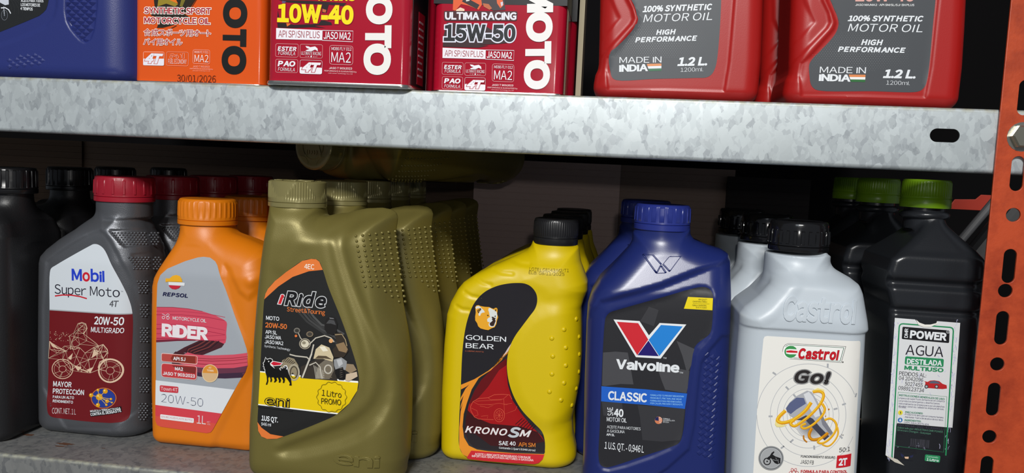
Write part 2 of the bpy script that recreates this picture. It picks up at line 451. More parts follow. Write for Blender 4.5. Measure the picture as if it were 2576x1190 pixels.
def glyph(ch, sh, res):
    """one letter of the built-in sans: vertices, faces, outline edges, x-range"""
    key = (ch, sh, res)
    if key in GL: return GL[key]
    o_ = ord(ch); full = chr(o_+0xFEE0) if 33 <= o_ <= 126 and ch not in "'-.,:Iilj!/" else ch
    cu = bpy.data.curves.new('t', 'FONT'); cu.body = full; cu.shear = sh; cu.resolution_u = res
    o = bpy.data.objects.new('t', cu); COL.objects.link(o); bpy.context.view_layer.update()
    me = bpy.data.meshes.new_from_object(o); bpy.data.objects.remove(o); bpy.data.curves.remove(cu)
    V = [(v.co.x, v.co.y) for v in me.vertices]; Fc = [tuple(p.vertices) for p in me.polygons]; bpy.data.meshes.remove(me)
    # merge doubles and find the outline
    idx = {}; mp = []; W = []
    for v in V:
        k = (round(v[0], 5), round(v[1], 5))
        if k not in idx: idx[k] = len(W); W.append(v)
        mp.append(idx[k])
    Fc = [tuple(mp[i] for i in f) for f in Fc]; Fc = [f for f in Fc if len(set(f)) == len(f)]
    ar = sum(W[f[i]][0]*W[f[(i+1) % len(f)]][1]-W[f[(i+1) % len(f)]][0]*W[f[i]][1] for f in Fc for i in range(len(f)))
    if ar < 0: Fc = [f[::-1] for f in Fc]
    D = {(a, b_) for f in Fc for a, b_ in zip(f, f[1:]+f[:1])}; E = [e for e in D if (e[1], e[0]) not in D]; E.sort()
    xs = [w_[0] for w_ in W] or [0, .2]
    GL[key] = (W, Fc, E, min(xs), max(xs)); return GL[key]
CAPH = max(v[1] for v in glyph('H', 0., 3)[0])
def text_mesh(txt, b=0., sh=0., sp=1.0, res=3, gb=0.):
    key = (txt, round(b, 4), sh, sp, res, round(gb, 4))
    if key in TXT: return TXT[key]
    V = []; Fc = []; x = 0.; lo = None; hi = 0.; gap = (.085+max(0, gb-.02)*1.1)*sp; G = [[([], []) for _ in range(2)] for _ in range(2)]; ci = 0
    for ch in txt:
        if ch == ' ': x += .24; continue
        W, F_, E, a, c = glyph(ch, sh, res)
        g = gap*(1.6 if ord(ch) > 0x2000 else 1)
        GG = G[ci % 2]; V, Fc = GG[1]; ci += 1
        dx = x-a; n = len(V); V += [(w_[0]+dx, w_[1]) for w_ in W]; Fc += [tuple(i+n for i in f) for f in F_]
        if abs(b) > .004:
            # grow the outline: one shared mitred strip round every contour
            nrm = {}
            for (p, q) in E:
                d = np.array(W[q])-np.array(W[p]); L = np.linalg.norm(d)
                if L < 1e-7: continue
                m = np.array([d[1], -d[0]])/L
                for k in (p, q): nrm.setdefault(k, []).append(m)
            base = len(V); mp = {}
            for k, ms in nrm.items():
                m = sum(ms); L = np.linalg.norm(m)
                m = m/L if L > 1e-6 else ms[0]
                m = m*min(1/max(float(m @ ms[0]), .3), 1.7)
                if b > 0: mp[k] = (W[k][0]+dx+m[0]*b, W[k][1]+m[1]*b)
                else: V[n+k] = (W[k][0]+dx+m[0]*b, W[k][1]+m[1]*b)
            if b > 0:
                for ei, (p, q) in enumerate(E):
                    if p not in mp or q not in mp: continue
                    Q = ((W[q][0]+dx, W[q][1]), (W[p][0]+dx, W[p][1]), mp[p], mp[q])
                    if sum(Q[i][0]*Q[(i+1) % 4][1]-Q[(i+1) % 4][0]*Q[i][1] for i in range(4)) <= 1e-9: continue
                    mm = (W[q][1]-W[p][1], W[p][0]-W[q][0]); sv, sf = GG[1 if (mm[0] > 1e-6 or (abs(mm[0]) <= 1e-6 and mm[1] > 0)) else 0]; n0 = len(sv); sv += Q; sf.append((n0, n0+1, n0+2, n0+3))
        if lo is None: lo = x
        hi = x+c-a; x = hi+g
    TXT[key] = (G, None, (lo or 0, hi or 1), CAPH); return TXT[key]
def emboss(bot, txt, x0, y0, x1, y1, h, m, depth=.0012, b=.0, sh=0., name='embossed_lettering', bevel=.03):
    """raised moulded lettering on the bottle's front, one bevelled solid per letter"""
    A = np.array(bot.L(x0, y0)); B = np.array(bot.L(x1, y1)); hh = h*bot.px_size(); _, _, bb, cap = text_mesh(txt, 0., sh)
    ex = (B-A)/(bb[1]-bb[0]); n = np.array([-(B-A)[1], (B-A)[0]])/np.linalg.norm(B-A); ey = n*hh/cap
    vs = []; fs = []; x = 0.
    for ch in txt:
        cu = bpy.data.curves.new('t', 'FONT'); cu.body = (chr(ord(ch)+0xFEE0) if ch not in 'Iilj' else ch); cu.offset = b-bevel; cu.shear = sh; cu.resolution_u = 4
        cu.extrude = .5; cu.bevel_depth = bevel; cu.bevel_resolution = 2
        o = bpy.data.objects.new('t', cu); COL.objects.link(o); bpy.context.view_layer.update(); me = bpy.data.meshes.new_from_object(o); bpy.data.objects.remove(o)
        W, F_, E, a, c = glyph(ch, sh, 3); zmx = max(v.co.z for v in me.vertices); nn = len(vs)
        for v in me.vertices:
            p = A+(v.co.x-a+x)*ex+v.co.y*ey; vs.append((p[0], bot.surf(p[0], p[1])+.0006-(v.co.z/zmx+1)/2*(depth+.0006), p[1]))
        fs += [tuple(i+nn for i in p.vertices) for p in me.polygons]; bpy.data.meshes.remove(me); x += c-a+.085
    return mesh_obj(name, vs, fs, m, bot.root)
def cap_mesh(name, c, z0, z1, r, m, parent, ribs=24, amp=.02, rib0=.25, rib1=.9, bev=.12, skirt=1.03, win=None, duty=.5, ring=.2, top=None, sharp=8):
    """screw cap: tamper ring, skirt with grip ribs, bevelled top.  c = (x, y) in parent coordinates"""
    if duty != .5 and sharp == 8: sharp = 18
    H = z1-z0; n = ribs*sharp; V = []; Fc = []
    lv = [(0, skirt*.985, 0), (.02, skirt, 0), (ring*.8, skirt, 0), (ring*.92, skirt*.965, 0), (ring, skirt, 0), (rib0-.01, skirt*.995, 0), (rib0+.02, 1., 1), (.5*(rib0+rib1), .995, 1),
          (rib1-.03, .985, 1), (rib1, .98, 0), (1-bev*.45, .965, 0), (1-bev*.12, .93, 0), (1, .88, 0), (1, .80, 0), (.985, .76, 0), (.985, .3, 0)]
    if win: # more rows where ribs are cut into windows
        a = rib0+.02; b_ = rib1-.02; lv = lv[:6]+[(a+(b_-a)*t/7, 1., 1) for t in range(8)]+lv[9:]
    for (t, rr, on) in lv:
        for i in range(n):
            th = 2*math.pi*i/n; ph = (i % sharp)/sharp
            pulse = max(0, math.cos((ph-.5)*2*math.pi))**.6 if duty == .5 else (1. if ph < duty else 0.)
            a = amp*pulse*on
            if win: a *= win(th, (t-rib0)/(rib1-rib0))
            R = r*(rr+a); V.append((c[0]+R*math.cos(th), c[1]+R*math.sin(th), z0+H*t))
    for k in range(len(lv)-1):
        for i in range(n):
            j = (i+1) % n; Fc.append((k*n+i, k*n+j, (k+1)*n+j, (k+1)*n+i))
    Fc.append(tuple(range((len(lv)-1)*n, len(lv)*n)))
    o = mesh_obj(name, V, Fc, m, parent, smooth=True)
    try:
        o.data.set_sharp_from_angle(angle=math.radians(38))
    except Exception: pass
    return o
def cap_px(b, xl, xr, yt, yb, m, name='cap', **kw):
    """cap measured in view pixels on the bottle's middle plane"""
    p = U(*b.px((xl, (yt+yb)/2)), b.ym); q = U(*b.px((xr, (yt+yb)/2)), b.ym)
    r = (q[0]-p[0])/2*.985; cx = (p[0]+q[0])/2-b.x0
    zt = U(*b.px(((xl+xr)/2, yt)), b.ym)[2]-b.z0; zb = U(*b.px(((xl+xr)/2, yb)), b.ym-r)[2]-b.z0
    b.cap = (cx, r, zb, zt)
    if kw.get('nobuild'): return b.cap
    cap_mesh(name, (cx, 0), zb, zt, r, m, b.root, **kw); return b.cap

# ================= rack =================
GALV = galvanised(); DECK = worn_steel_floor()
ORANGE = mat('orange_rack_paint', (186, 72, 36), .42, bump=.25, bscale=500, spec=.4)
_nt = ORANGE.node_tree; _b = _nt.nodes['Principled BSDF']; _tc = _nt.nodes.new('ShaderNodeTexCoord'); _n = _nt.nodes.new('ShaderNodeTexNoise'); _r = _nt.nodes.new('ShaderNodeValToRGB')
_n.inputs['Scale'].default_value = 38; _n.inputs['Detail'].default_value = 8; _n.inputs['Roughness'].default_value = .7
_r.color_ramp.elements[0].position = .3; _r.color_ramp.elements[0].color = (*lin((150, 52, 26)), 1); _r.color_ramp.elements[1].position = .6; _r.color_ramp.elements[1].color = (*lin((188, 74, 38)), 1)
_nt.links.new(_tc.outputs['Object'], _n.inputs['Vector']); _nt.links.new(_n.outputs['Fac'], _r.inputs[0]); _nt.links.new(_r.outputs[0], _b.inputs['Base Color'])
SH = .31; LIPZ = .2668; XR = .3225
def shelf(name, label, ztop, lipm, deckm, group):
    t = thing(name, label, 'shelf', (0, 0, ztop), group)
    h = .0432
    # folded front lip: rounded top bend, face, rounded bottom bend, return flange
    prof = [(.012, 0)]
    for i in range(7):
        a = math.radians(90+15*i); prof.append((.0022+.0022*math.cos(a), -.0022+.0022*math.sin(a)))
    for i in range(7):
        a = math.radians(180+15*i); prof.append((.003+.003*math.cos(a), -h+.003+.003*math.sin(a)))
    prof.append((.016, -h)); th = .0011
    inner = [(p[0]+(th if 0 < i < len(prof)-1 else 0), min(-th, max(p[1], -h+th))) for i, p in enumerate(prof)]
    V = []; Fc = []; loop = prof+inner[::-1]; n = len(loop); xs_ = [-.95, -.6, -.3, 0, .2, .27, .30, XR+.03]
    for x in xs_: V += [(x, p[0], p[1]) for p in loop]
    for k in range(len(xs_)-1):
        for i in range(n):
            j = (i+1) % n; Fc.append((k*n+i, k*n+j, (k+1)*n+j, (k+1)*n+i))
    Fc += [tuple(range(n))[::-1], tuple(range((len(xs_)-1)*n, len(xs_)*n))]
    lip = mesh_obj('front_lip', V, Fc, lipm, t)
    # slot punched through the lip
    c = (.2839, -.0187); sl = capsule(c[0], c[1], .0192, .0092)
    cut = mesh_obj('cut', [(x, -.01, z) for x, z in sl]+[(x, .01, z) for x, z in sl],
                   [tuple(range(len(sl))), tuple(range(len(sl), 2*len(sl)))[::-1]]+[(i, i+len(sl), (i+1) % len(sl)+len(sl), (i+1) % len(sl)) for i in range(len(sl))], lipm, t)
    md = lip.modifiers.new('b', 'BOOLEAN'); md.object = cut; md.operation = 'DIFFERENCE'; md.solver = 'EXACT'
    bpy.context.view_layer.update()
    me = bpy.data.meshes.new_from_object(lip.evaluated_get(bpy.context.evaluated_depsgraph_get()))
    lip.modifiers.clear(); lip.data = me; bpy.data.objects.remove(cut)
    me.polygons.foreach_set('use_smooth', [True]*len(me.polygons)); me.set_sharp_from_angle(angle=math.radians(30))
    d = MB(); d.box(-.95, XR+.03, .012, .455, -.0011, 0); d.build('deck', deckm, t)
    r = MB()
    for y in (.15, .30): r.box(-.95, XR, y, y+.02, -.013, -.0012)
    r.build('stiffening_rib', deckm, t)
    b = MB(); b.box(-.95, XR+.03, .455, .4562, -.012, 0.0); b.build('rear_lip', deckm, t)
    return t
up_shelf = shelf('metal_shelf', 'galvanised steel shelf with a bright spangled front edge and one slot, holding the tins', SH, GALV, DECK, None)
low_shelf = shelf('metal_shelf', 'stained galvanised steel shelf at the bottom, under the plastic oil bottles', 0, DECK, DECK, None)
# rust flakes and stains with their own shape lie on the lower deck
rust = mat('rust_stain', (92, 58, 38), .9, bump=.6, bscale=1200)
def blob(x, y, rx, ry, seed):
    R_ = random.Random(seed); n = 22; vs = [(x, y, .00012)]
    for i in range(n):
        a = 2*math.pi*i/n; k = .65+.5*R_.random(); vs.append((x+rx*k*math.cos(a), y+ry*k*math.sin(a), .00012))
    st = MB(); st.add(vs, [(0, 1+i, 1+(i+1) % n) for i in range(n)]); st.build('rust_stain', rust, low_shelf)
for px_, py_, rx, ry, sd in ((164, 1117, .0085, .0026, 1), (152, 1123, .006, .0012, 2), (72, 1094, .006, .0025, 3), (260, 1128, .002, .0006, 5)):
    q = U(px_, py_, z=0); blob(q[0], q[1], rx, ry, sd)

# upright: slotted angle post
t = thing('rack_upright', 'orange painted slotted steel angle post at the right end of the rack', 'upright', (.3165, -.0022, 0))
W_ = .0405
holes = []
def at_up(px_, py_): q = U(px_, py_, -.004); return q[0]-.3165, q[2]
E_ = [(2561, 437), (2541, 670), (2522, 826), (2501, 1006), (2483, 1190)]
Hh = [(2551, 541), (2531, 732), (2511, 917), (2491, 1100)]
for p in E_: u, z = at_up(*p); holes.append(capsule(u, z, .0088, .0238))
for p in Hh: u, z = at_up(*p); holes.append(capsule(u, z, .0098, .0098))
u0, z0_ = at_up(2541, 670); pz = .0540
for k in range(3, 8):
    z = z0_+pz*k
    holes.append(capsule(u0+.0004*k, z, .0088, .0238)) if k != 1 else None
for k in range(1, 8): holes.append(capsule(u0, z0_-.0+pz*(k+.5)+.027*0, .0098, .0098)) if k > 2 else None
for k in range(4): holes.append(capsule(u0, z0_-.23-.054*k, .0088, .0238))
uu, zz = at_up(2572, 245); holes.append(capsule(uu+.002, zz, .0088, .0238))
ZB, ZT = -.16, .62
plate('front_flange', [(0, ZB), (W_, ZB), (W_, ZT), (0, ZT)], holes, .0018, ORANGE, t, bevel=.0003)
sh_ = []
for k in range(12): sh_.append(capsule(.022, ZB+.03+.0642*k, .0088, .0238))
sf = plate('side_flange', [(0, ZB), (W_, ZB), (W_, ZT), (0, ZT)], sh_, .0018, ORANGE, t, bevel=.0003, loc=(W_-.0009, .0009, 0)); sf.rotation_euler = (0, 0, math.pi/2)
# hexagonal bolt
u, z = at_up(2574, 344)
bt = thing('hex_bolt', 'zinc hex bolt holding the upper shelf to the orange post', 'bolt', (.3165+u, -.0031, z))
hb = MB(); n = 6; V = []
for (rr, y) in ((.0082, 0), (.0082, -.0042), (.0070, -.0052)):
    for i in range(6): a = math.radians(60*i); V.append((rr*math.cos(a), y, rr*math.sin(a)))
Fc = [(k*6+i, k*6+(i+1) % 6, (k+1)*6+(i+1) % 6, (k+1)*6+i) for k in range(2) for i in range(6)]+[tuple(range(12, 18))]
hb.add(V, Fc); hb.build('bolt_head', mat('zinc_bolt', (205, 200, 180), .28, 1.0), bt)
wsh = MB(); V = []; 
for (rr, y) in ((.0050, -.0002), (.0098, -.0002), (.0098, 0.0006)):
    for i in range(20): a = 2*math.pi*i/20; V.append((rr*math.cos(a), y, rr*math.sin(a)))
wsh.add(V, [(k*20+i, k*20+(i+1) % 20, (k+1)*20+(i+1) % 20, (k+1)*20+i) for k in range(2) for i in range(20)])
wsh.build('washer', mat('zinc_washer', (170, 168, 160), .35, 1.0), bt)
a_ = U(2398, 490, .30); b_ = U(2500, 530, .30)
cb = thing('cross_bar', 'orange steel cross bar behind the green capped bottle', 'bar', (a_[0], .30, b_[2]))
h_ = a_[2]-b_[2]
plate('bar_plate', [(-.004, 0), (.10, 0), (.10, h_+.001), (.027, h_+.001), (.022, h_-.004), (.002, h_-.005)], [], .002, mat('red_orange_bar', (170, 48, 28), .45), cb, bevel=.0004)

# walls and floor of the shop, cardboard behind the bottles
WALL = mat('shade_dark_wall', (14, 13, 14), .9, spec=.08, bump=.3, bscale=60)  # near-black because the shade behind the shelves is put into the wall colour
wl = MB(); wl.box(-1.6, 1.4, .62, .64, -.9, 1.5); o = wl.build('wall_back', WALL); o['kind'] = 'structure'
fl = MB(); fl.box(-1.6, 1.4, -2.6, .62, -.92, -.9); o = fl.build('floor', mat('grey_floor', (110, 108, 104), .7)); o['kind'] = 'structure'
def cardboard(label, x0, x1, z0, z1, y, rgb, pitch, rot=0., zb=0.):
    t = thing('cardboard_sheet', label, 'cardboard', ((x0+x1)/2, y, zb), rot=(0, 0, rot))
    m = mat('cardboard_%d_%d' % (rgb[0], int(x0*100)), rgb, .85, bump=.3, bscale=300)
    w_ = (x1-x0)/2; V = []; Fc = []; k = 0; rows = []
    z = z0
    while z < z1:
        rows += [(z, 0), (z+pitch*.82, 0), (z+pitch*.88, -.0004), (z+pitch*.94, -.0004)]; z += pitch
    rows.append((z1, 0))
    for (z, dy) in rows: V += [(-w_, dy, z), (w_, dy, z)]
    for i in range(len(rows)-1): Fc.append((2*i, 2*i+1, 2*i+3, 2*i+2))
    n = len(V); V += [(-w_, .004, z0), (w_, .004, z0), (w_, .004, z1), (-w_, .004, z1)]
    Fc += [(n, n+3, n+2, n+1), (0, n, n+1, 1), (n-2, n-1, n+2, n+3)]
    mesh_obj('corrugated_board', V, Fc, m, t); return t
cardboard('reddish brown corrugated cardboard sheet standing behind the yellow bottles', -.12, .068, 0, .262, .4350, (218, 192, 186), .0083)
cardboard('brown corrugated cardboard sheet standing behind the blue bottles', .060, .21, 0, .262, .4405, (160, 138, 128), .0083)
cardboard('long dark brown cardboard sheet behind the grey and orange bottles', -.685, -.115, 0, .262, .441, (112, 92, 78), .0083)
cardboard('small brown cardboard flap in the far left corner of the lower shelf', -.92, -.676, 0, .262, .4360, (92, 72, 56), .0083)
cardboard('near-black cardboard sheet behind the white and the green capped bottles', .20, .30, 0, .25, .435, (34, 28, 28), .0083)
# black hose-like bars leaning at the right end behind the last bottle
bk = mat('black_rubber', (30, 30, 32), .5, bump=.2, bscale=400)
for i, (lab, p0, p1, rr, rgb) in enumerate((('thick black bar leaning behind the green capped bottle, reaching the orange post', (2452, 660), (2535, 560), .014, (26, 26, 28)),
        ('thin grey bar leaning beside the thick black bar at the right end', (2400, 625), (2462, 552), .004, (88, 88, 90)))):
    A = U(*p0, .24); B = U(*p1, .24); tt = thing('leaning_bar', lab, 'bar', tuple(A))
    d = B-A; d = d/np.linalg.norm(d); A0 = np.array([0, 0, 0.])-d*.12; B0 = d*.06; tv = np.array([0, 1., 0]); uv = np.cross(d, tv); m_ = MB(); V = []
    for c in (A0, B0):
        for k in range(16): a = 2*math.pi*k/16; V.append(c+rr*(math.cos(a)*tv+math.sin(a)*uv))
    m_.add(V, [(k, (k+1) % 16, 16+(k+1) % 16, 16+k) for k in range(16)]+[tuple(range(16))[::-1], tuple(range(16, 32))]); m_.build('bar_tube', mat('bar_%d' % rgb[0], rgb, .5), tt, smooth=False)
gp = MB(); gp.box(.300, .345, .30, .302, 0, .235); o = gp.build('grey_panel', mat('grey_panel', (128, 126, 122), .7))
o['label'] = 'pale grey panel standing in the gap beside the orange post'; o['category'] = 'panel'

# ================= lower shelf bottles =================
WHT = (232, 236, 240); BLK = (24, 24, 27)
# ---------- 1 grey bottle, red cap ----------
GREY = mat('dark_grey_pearl_plastic', (98, 100, 105), .36, .5, bump=.3, bscale=1400)
b = Bottle('oil_bottle', 'dark grey oil bottle with red cap and a wireframe motorcycle on its label', 'bottle', .050, .066, .025, (313, 500), group='grey oil bottles with red caps', rl=.016)
b1 = b
b.outline([(97, 1050), (95, 900), (96, 760), (97, 662), (101, 643), (115, 626), (144, 602), (181, 577), (217, 545), (234, 527), (246, 516)],
          [(374, 514), (385, 535), (398, 566), (412, 600), (419, 640), (421, 700), (421, 800), (420, 950), (412, 1060)])
zc = lambda b, x, y: b.L(x, y, b.ym)[1]
z_s = zc(b, 313, 620); z_n = zc(b, 313, 516)
cap = cap_px(b, 249, 381, 443, 511, mat('dark_red_plastic', (156, 26, 44), .35, bump=.1), ribs=18, amp=.022, duty=.22, rib0=.3, rib1=.86, ring=.22, skirt=1.0, bev=.1)
b.f_poly([(108, 1078), (106, 668), (150, 630), (236, 578), (262, 590), (300, 655), (333, 745), (337, 900), (333, 1085)], -.0012, .004)
pan = [[(264, 580), (402, 580), (402, 620), (303, 624)], [(316, 642), (408, 640), (408, 683), (333, 684)], [(338, 702), (412, 700), (412, 743), (346, 745)],
       [(346, 762), (414, 760), (414, 804), (348, 806)], [(346, 820), (414, 818), (414, 864), (347, 867)], [(346, 882), (414, 880), (414, 926), (346, 929)],
       [(345, 946), (414, 942), (414, 994), (345, 998)], [(343, 1010), (410, 1006), (410, 1062), (342, 1070)]]
for q in pan: b.f_poly(q, -.0016, .0016, 0)
hn = cap[1]*.97
b.build(GREY, [(0, .030), (.01, .033), (z_s-.012, .033), (z_s+.012, .0305), (z_n-.004, hn), (.3, hn)], neck=(cap[0], cap[1]*.93, z_n-.01, cap[2]+.004), k=.004, blurn=10)
dots = MB()
for q in pan:
    y = q[0][1]+6
    row = 0
    while y < q[2][1]-3:
        x = min(q[0][0], q[3][0])+8+(4.2 if row % 2 else 0)
        while x < q[1][0]-2:
            f = (y-q[0][1])/(q[3][1]-q[0][1]); xl = q[0][0]+f*(q[3][0]-q[0][0])
            if x > xl+5 and x < q[1][0]+4:
                c = b.P3(x, y)
                if c is not None: dots.dome(c, .0011, .0011, 6, b.norm(c[0], c[2]))
            x += 8.4
        y += 5.6; row += 1
o = dots.build('grip_dots', GREY, b.root, smooth=True); o['kind'] = 'stuff'
b.view = (90, 600, 2.287)
lab = [(215, 55), (300, 40), (325, 34), (350, 38), (382, 62), (430, 150), (482, 262), (511, 350), (526, 443), (523, 700), (516, 1020), (508, 1048), (480, 1062), (102, 1029), (78, 1016), (67, 988), (70, 700), (75, 415), (77, 200), (88, 172)]
lab = [(85, 172), (110, 155), (300, 44), (322, 34), (348, 37), (382, 62), (430, 150), (482, 262), (511, 350), (526, 443), (523, 700), (516, 1020), (508, 1048), (480, 1062), (102, 1029), (78, 1016), (67, 988), (70, 700), (75, 415), (77, 195)]
b.P((112, 24, 30), lab, sm='c')
upw = catmull(lab)
for a_, c_ in (((528, 441), (40, 408)),): upw = clip_half(upw, a_, c_)
b.P((212, 219, 226), upw)
b.P((212, 219, 226), [(74, 409), (200, 410), (350, 420), (350, 414), (200, 405)]) if False else None
b.S((168, 172, 176), 6, [(75, 411), (200, 419), (350, 429), (450, 436), (525, 441)], 'label')
T = b.T
T('M', 203, 243, 262, 246, 63, (38, 66, 200), b=.035, bk='logo'); T('o', 265, 247, 308, 249, 63, (205, 30, 50), b=.035, bk='logo'); T('bil', 313, 249, 392, 252, 63, (38, 66, 200), b=.035, bk='logo')
T('Super', 104, 318, 286, 330, 50, (30, 30, 45), bk='logo'); T('Moto', 308, 330, 474, 340, 50, (30, 30, 45), bk='logo'); T('TM', 478, 312, 488, 312, 7, (30, 30, 45))
b.S((200, 30, 45), 7, [(106, 332), (150, 326), (200, 327), (250, 335), (290, 347)], 'logo')
T('4T', 420, 394, 470, 396, 33, (90, 92, 98), b=.03, sh=.2)
T('20W-50', 332, 495, 494, 503, 42, WHT, b=.03, sh=.15); T('MULTIGRADO', 313, 540, 494, 549, 28, WHT, b=.02, sh=.15)
CR_ = (226, 196, 168)
R_ = random.Random(3)
for (cx, cy, rx, ry, w_) in ((150, 752, 60, 56, 4), (424, 762, 65, 66, 9)):
    b.RG(CR_, w_, cx, cy, rx, ry); b.RG(CR_, 2.2, cx, cy, rx*.35, ry*.32); b.RG(CR_, 1.5, cx, cy, rx*.8, ry*.8); b.hold(True)
    for k in range(9):
        a = R_.random()*6.28; b.S(CR_, 1.4, [(cx+rx*.3*math.cos(a), cy+ry*.3*math.sin(a)), (cx+rx*.95*math.cos(a+.3), cy+ry*.95*math.sin(a+.3))])
def web(pts, n, seed, w_=1.6, maxd=80):
    R2 = random.Random(seed)
    for i in range(n):
        p = R2.choice(pts); c = sorted(pts, key=lambda q: (q[0]-p[0])**2+(q[1]-p[1])**2)[1:6]; q = R2.choice(c); b.S(CR_, w_, [p, q])
tank = [(215, 640), (250, 630), (330, 628), (355, 650), (350, 690), (310, 775), (260, 770), (200, 760), (180, 700), (230, 680), (280, 660), (300, 700), (250, 720), (215, 730), (150, 700), (120, 660), (75, 595), (80, 640), (70, 690), (160, 620), (200, 620), (170, 650)]
rider = [(238, 492), (280, 490), (290, 520), (270, 548), (240, 530), (215, 545), (190, 560), (240, 570), (290, 590), (340, 600), (360, 620), (200, 600), (215, 570), (250, 610), (195, 640), (225, 640)]
fork = [(355, 620), (385, 610), (412, 650), (405, 665), (370, 660), (385, 690), (400, 740), (345, 670), (330, 640)]
b.hold(True); web(tank, 130, 1, 1.3); web(rider, 90, 2, 1.3); web(fork, 46, 4, 1.3); web(tank+fork, 60, 9, 2.2)
b.S(CR_, 3.5, [(238, 492), (262, 484), (284, 492), (292, 518), (272, 550)]); b.S(CR_, 4.5, [(385, 612), (408, 640), (412, 664)]); b.S(CR_, 4, [(75, 592), (120, 630), (178, 650)]); b.S(CR_, 4.5, [(355, 745), (365, 712), (400, 694), (450, 700)])
for tri in ([(330, 640), (356, 664), (318, 690)], [(215, 730), (260, 742), (240, 765)], [(75, 595), (130, 640), (90, 622)], [(310, 775), (330, 740), (290, 756)], [(180, 690), (210, 660), (200, 700)], [(205, 735), (300, 765), (296, 772)]): b.P(CR_, tri, 'picture')
b.hold(True)
for k in range(46):
    x = 75+R_.random()*110; y = 535+R_.random()*60; r_ = 1+R_.random()*2.2; b.P(CR_, [(x, y), (x+r_*2, y-r_), (x+r_, y+r_)], 'picture')
b.hold(False)
T('MAYOR', 96, 852, 203, 858, 29, WHT, b=.03, sh=.12); T('PROTECCIÓN', 94, 893, 276, 903, 28, WHT, b=.03, sh=.12)
T('PARA UN ALTO', 94, 920, 217, 926, 15, WHT, b=.03, sh=.12); T('RENDIMIENTO', 94, 943, 211, 952, 15, WHT, b=.03, sh=.12); T('CONT. NET. 1 L', 96, 1006, 227, 1015, 30, (220, 205, 205), sh=.05)
b.RG((210, 120, 70), 4, 386, 920, 70, 58); b.C((40, 62, 150), 386, 920, 66, 54)
for (x, y, r_) in ((362, 913, 19), (397, 880, 14), (316, 903, 12), (355, 873, 8), (355, 960, 12), (408, 937, 11), (430, 925, 7), (404, 958, 7), (436, 945, 5)):
    b.S((230, 190, 90), 3, [(362, 913), (x, y)]); b.C((226, 160, 20), x, y, r_); b.C((250, 225, 130), x-r_*.3, y-r_*.3, r_*.35)
b.P(BLK, [(310, 992), (480, 970), (484, 1004), (314, 1026)], 'picture')
T('MOLÉCULA TERMOACTIVADA', 312, 1001, 478, 986, 11, WHT, b=.03); T('CONTRA EL DESGASTE', 314, 1022, 482, 1002, 15, WHT, b=.04)
b.finish()
dup(b.root, (b.x0+.0045, b.ym+.069, 0), 'dark grey oil bottle with red cap, second in its row, behind the front grey one')
dup(b.root, (b.x0+.0095, b.ym+.139, 0), 'dark grey oil bottle with red cap, third in its row of grey bottles')
dup(b.root, (b.x0+.0175, b.ym+.209, 0), 'dark grey oil bottle with red cap, rearmost of its row, near the cardboard')

# ---------- 2 orange bottle ----------
ORP = mat('orange_plastic', (222, 122, 10), .42, bump=.12, bscale=1500)
b = Bottle('oil_bottle', 'orange oil bottle with orange ribbed cap and grey and pink label, front of its row', 'bottle', .049, .064, .020, (524, 540), group='orange oil bottles', rl=.010)
b.view = (370, 460, 1.7246)
b.outline([(24, 1075), (20, 900), (20, 600), (22, 450), (30, 412), (52, 368), (75, 325), (105, 270), (125, 225), (143, 198), (152, 190)],
          [(380, 188), (400, 198), (500, 235), (560, 262), (590, 290), (602, 340), (606, 500), (606, 800), (600, 1040)])
cap = cap_px(b, 150, 380, 67, 190, ORP, ribs=34, amp=.022, rib0=.32, rib1=.9, ring=.2, bev=.14, skirt=1.015)
z_s = zc(b, 260, 330); z_n = zc(b, 260, 192); hn = cap[1]*.97
b.f_poly([(330, 330), (420, 520), (480, 460), (620, 400), (640, 800), (480, 900), (452, 765), (330, 450)], -.0016, .006)
b.f_poly([(455, 735), (462, 770), (300, 1100), (270, 1170), (700, 1170), (700, 600), (520, 560)], -.0022, .008, 0)
b.f_line([(450, 430), (560, 370)], .0018, .008)
b.build(ORP, [(0, .031), (.01, .032), (z_s-.01, .032), (z_n-.006, hn), (.3, hn)], neck=(cap[0], cap[1]*.93, z_n-.01, cap[2]+.003), k=.006, blurn=12)
b.view = (370, 640, 4.5786)
# label drawn from two views: upper then lower
up = [(104, 1190), (110, 560), (118, 340), (150, 240), (230, 165), (420, 82), (560, 40), (625, 33), (700, 42), (765, 85), (795, 130), (900, 400), (1000, 690), (1100, 960), (1140, 1090), (1152, 1160)]
lo = [(1152, 210), (1135, 330), (1010, 550), (862, 822), (760, 1010), (735, 1040), (690, 1050), (160, 975), (118, 955), (97, 910), (97, 730), (102, 440)]
conv = lambda p: (p[0], p[1]+(860-640)*4.5786)
b.P((166, 172, 180), up+[conv(p) for p in lo])
# pink ribbon
pk = (214, 78, 100)
b.P(pk, [(112, 606), (300, 608), (480, 625), (640, 655), (780, 700), (880, 748), (915, 775), (922, 800), (912, 905), (915, 960), (905, 1015), (880, 1035), (820, 1000), (690, 990), (560, 992), (350, 995), (106, 1012)])
b.P((150, 45, 65), [(112, 604), (300, 606), (480, 623), (640, 653), (640, 658), (480, 628), (300, 612), (112, 610)])
for k, yy in enumerate((650, 690, 800, 850, 905, 960)):
    b.P((178, 48, 76) if k % 2 else (190, 60, 86), [(110, yy), (400, yy+2), (700, yy+30), (900, yy+70 if yy < 900 else yy+20), (900, yy+76 if yy < 900 else yy+26), (700, yy+38), (400, yy+8), (110, yy+8+k)])
b.P((120, 38, 58), [(106, 985), (350, 975), (560, 985), (560, 993), (350, 996), (106, 1012)])
b.P((74, 36, 44), [(600, 992), (700, 990), (820, 1000), (890, 1030), (860, 1070), (760, 1110), (650, 1155), (560, 1160), (440, 1130), (330, 1145), (300, 1200), (330, 1300), (420, 1340), (560, 1400), (560, 1300), (290, 1260), (278, 1200), (310, 1140), (430, 1070), (540, 1020)])
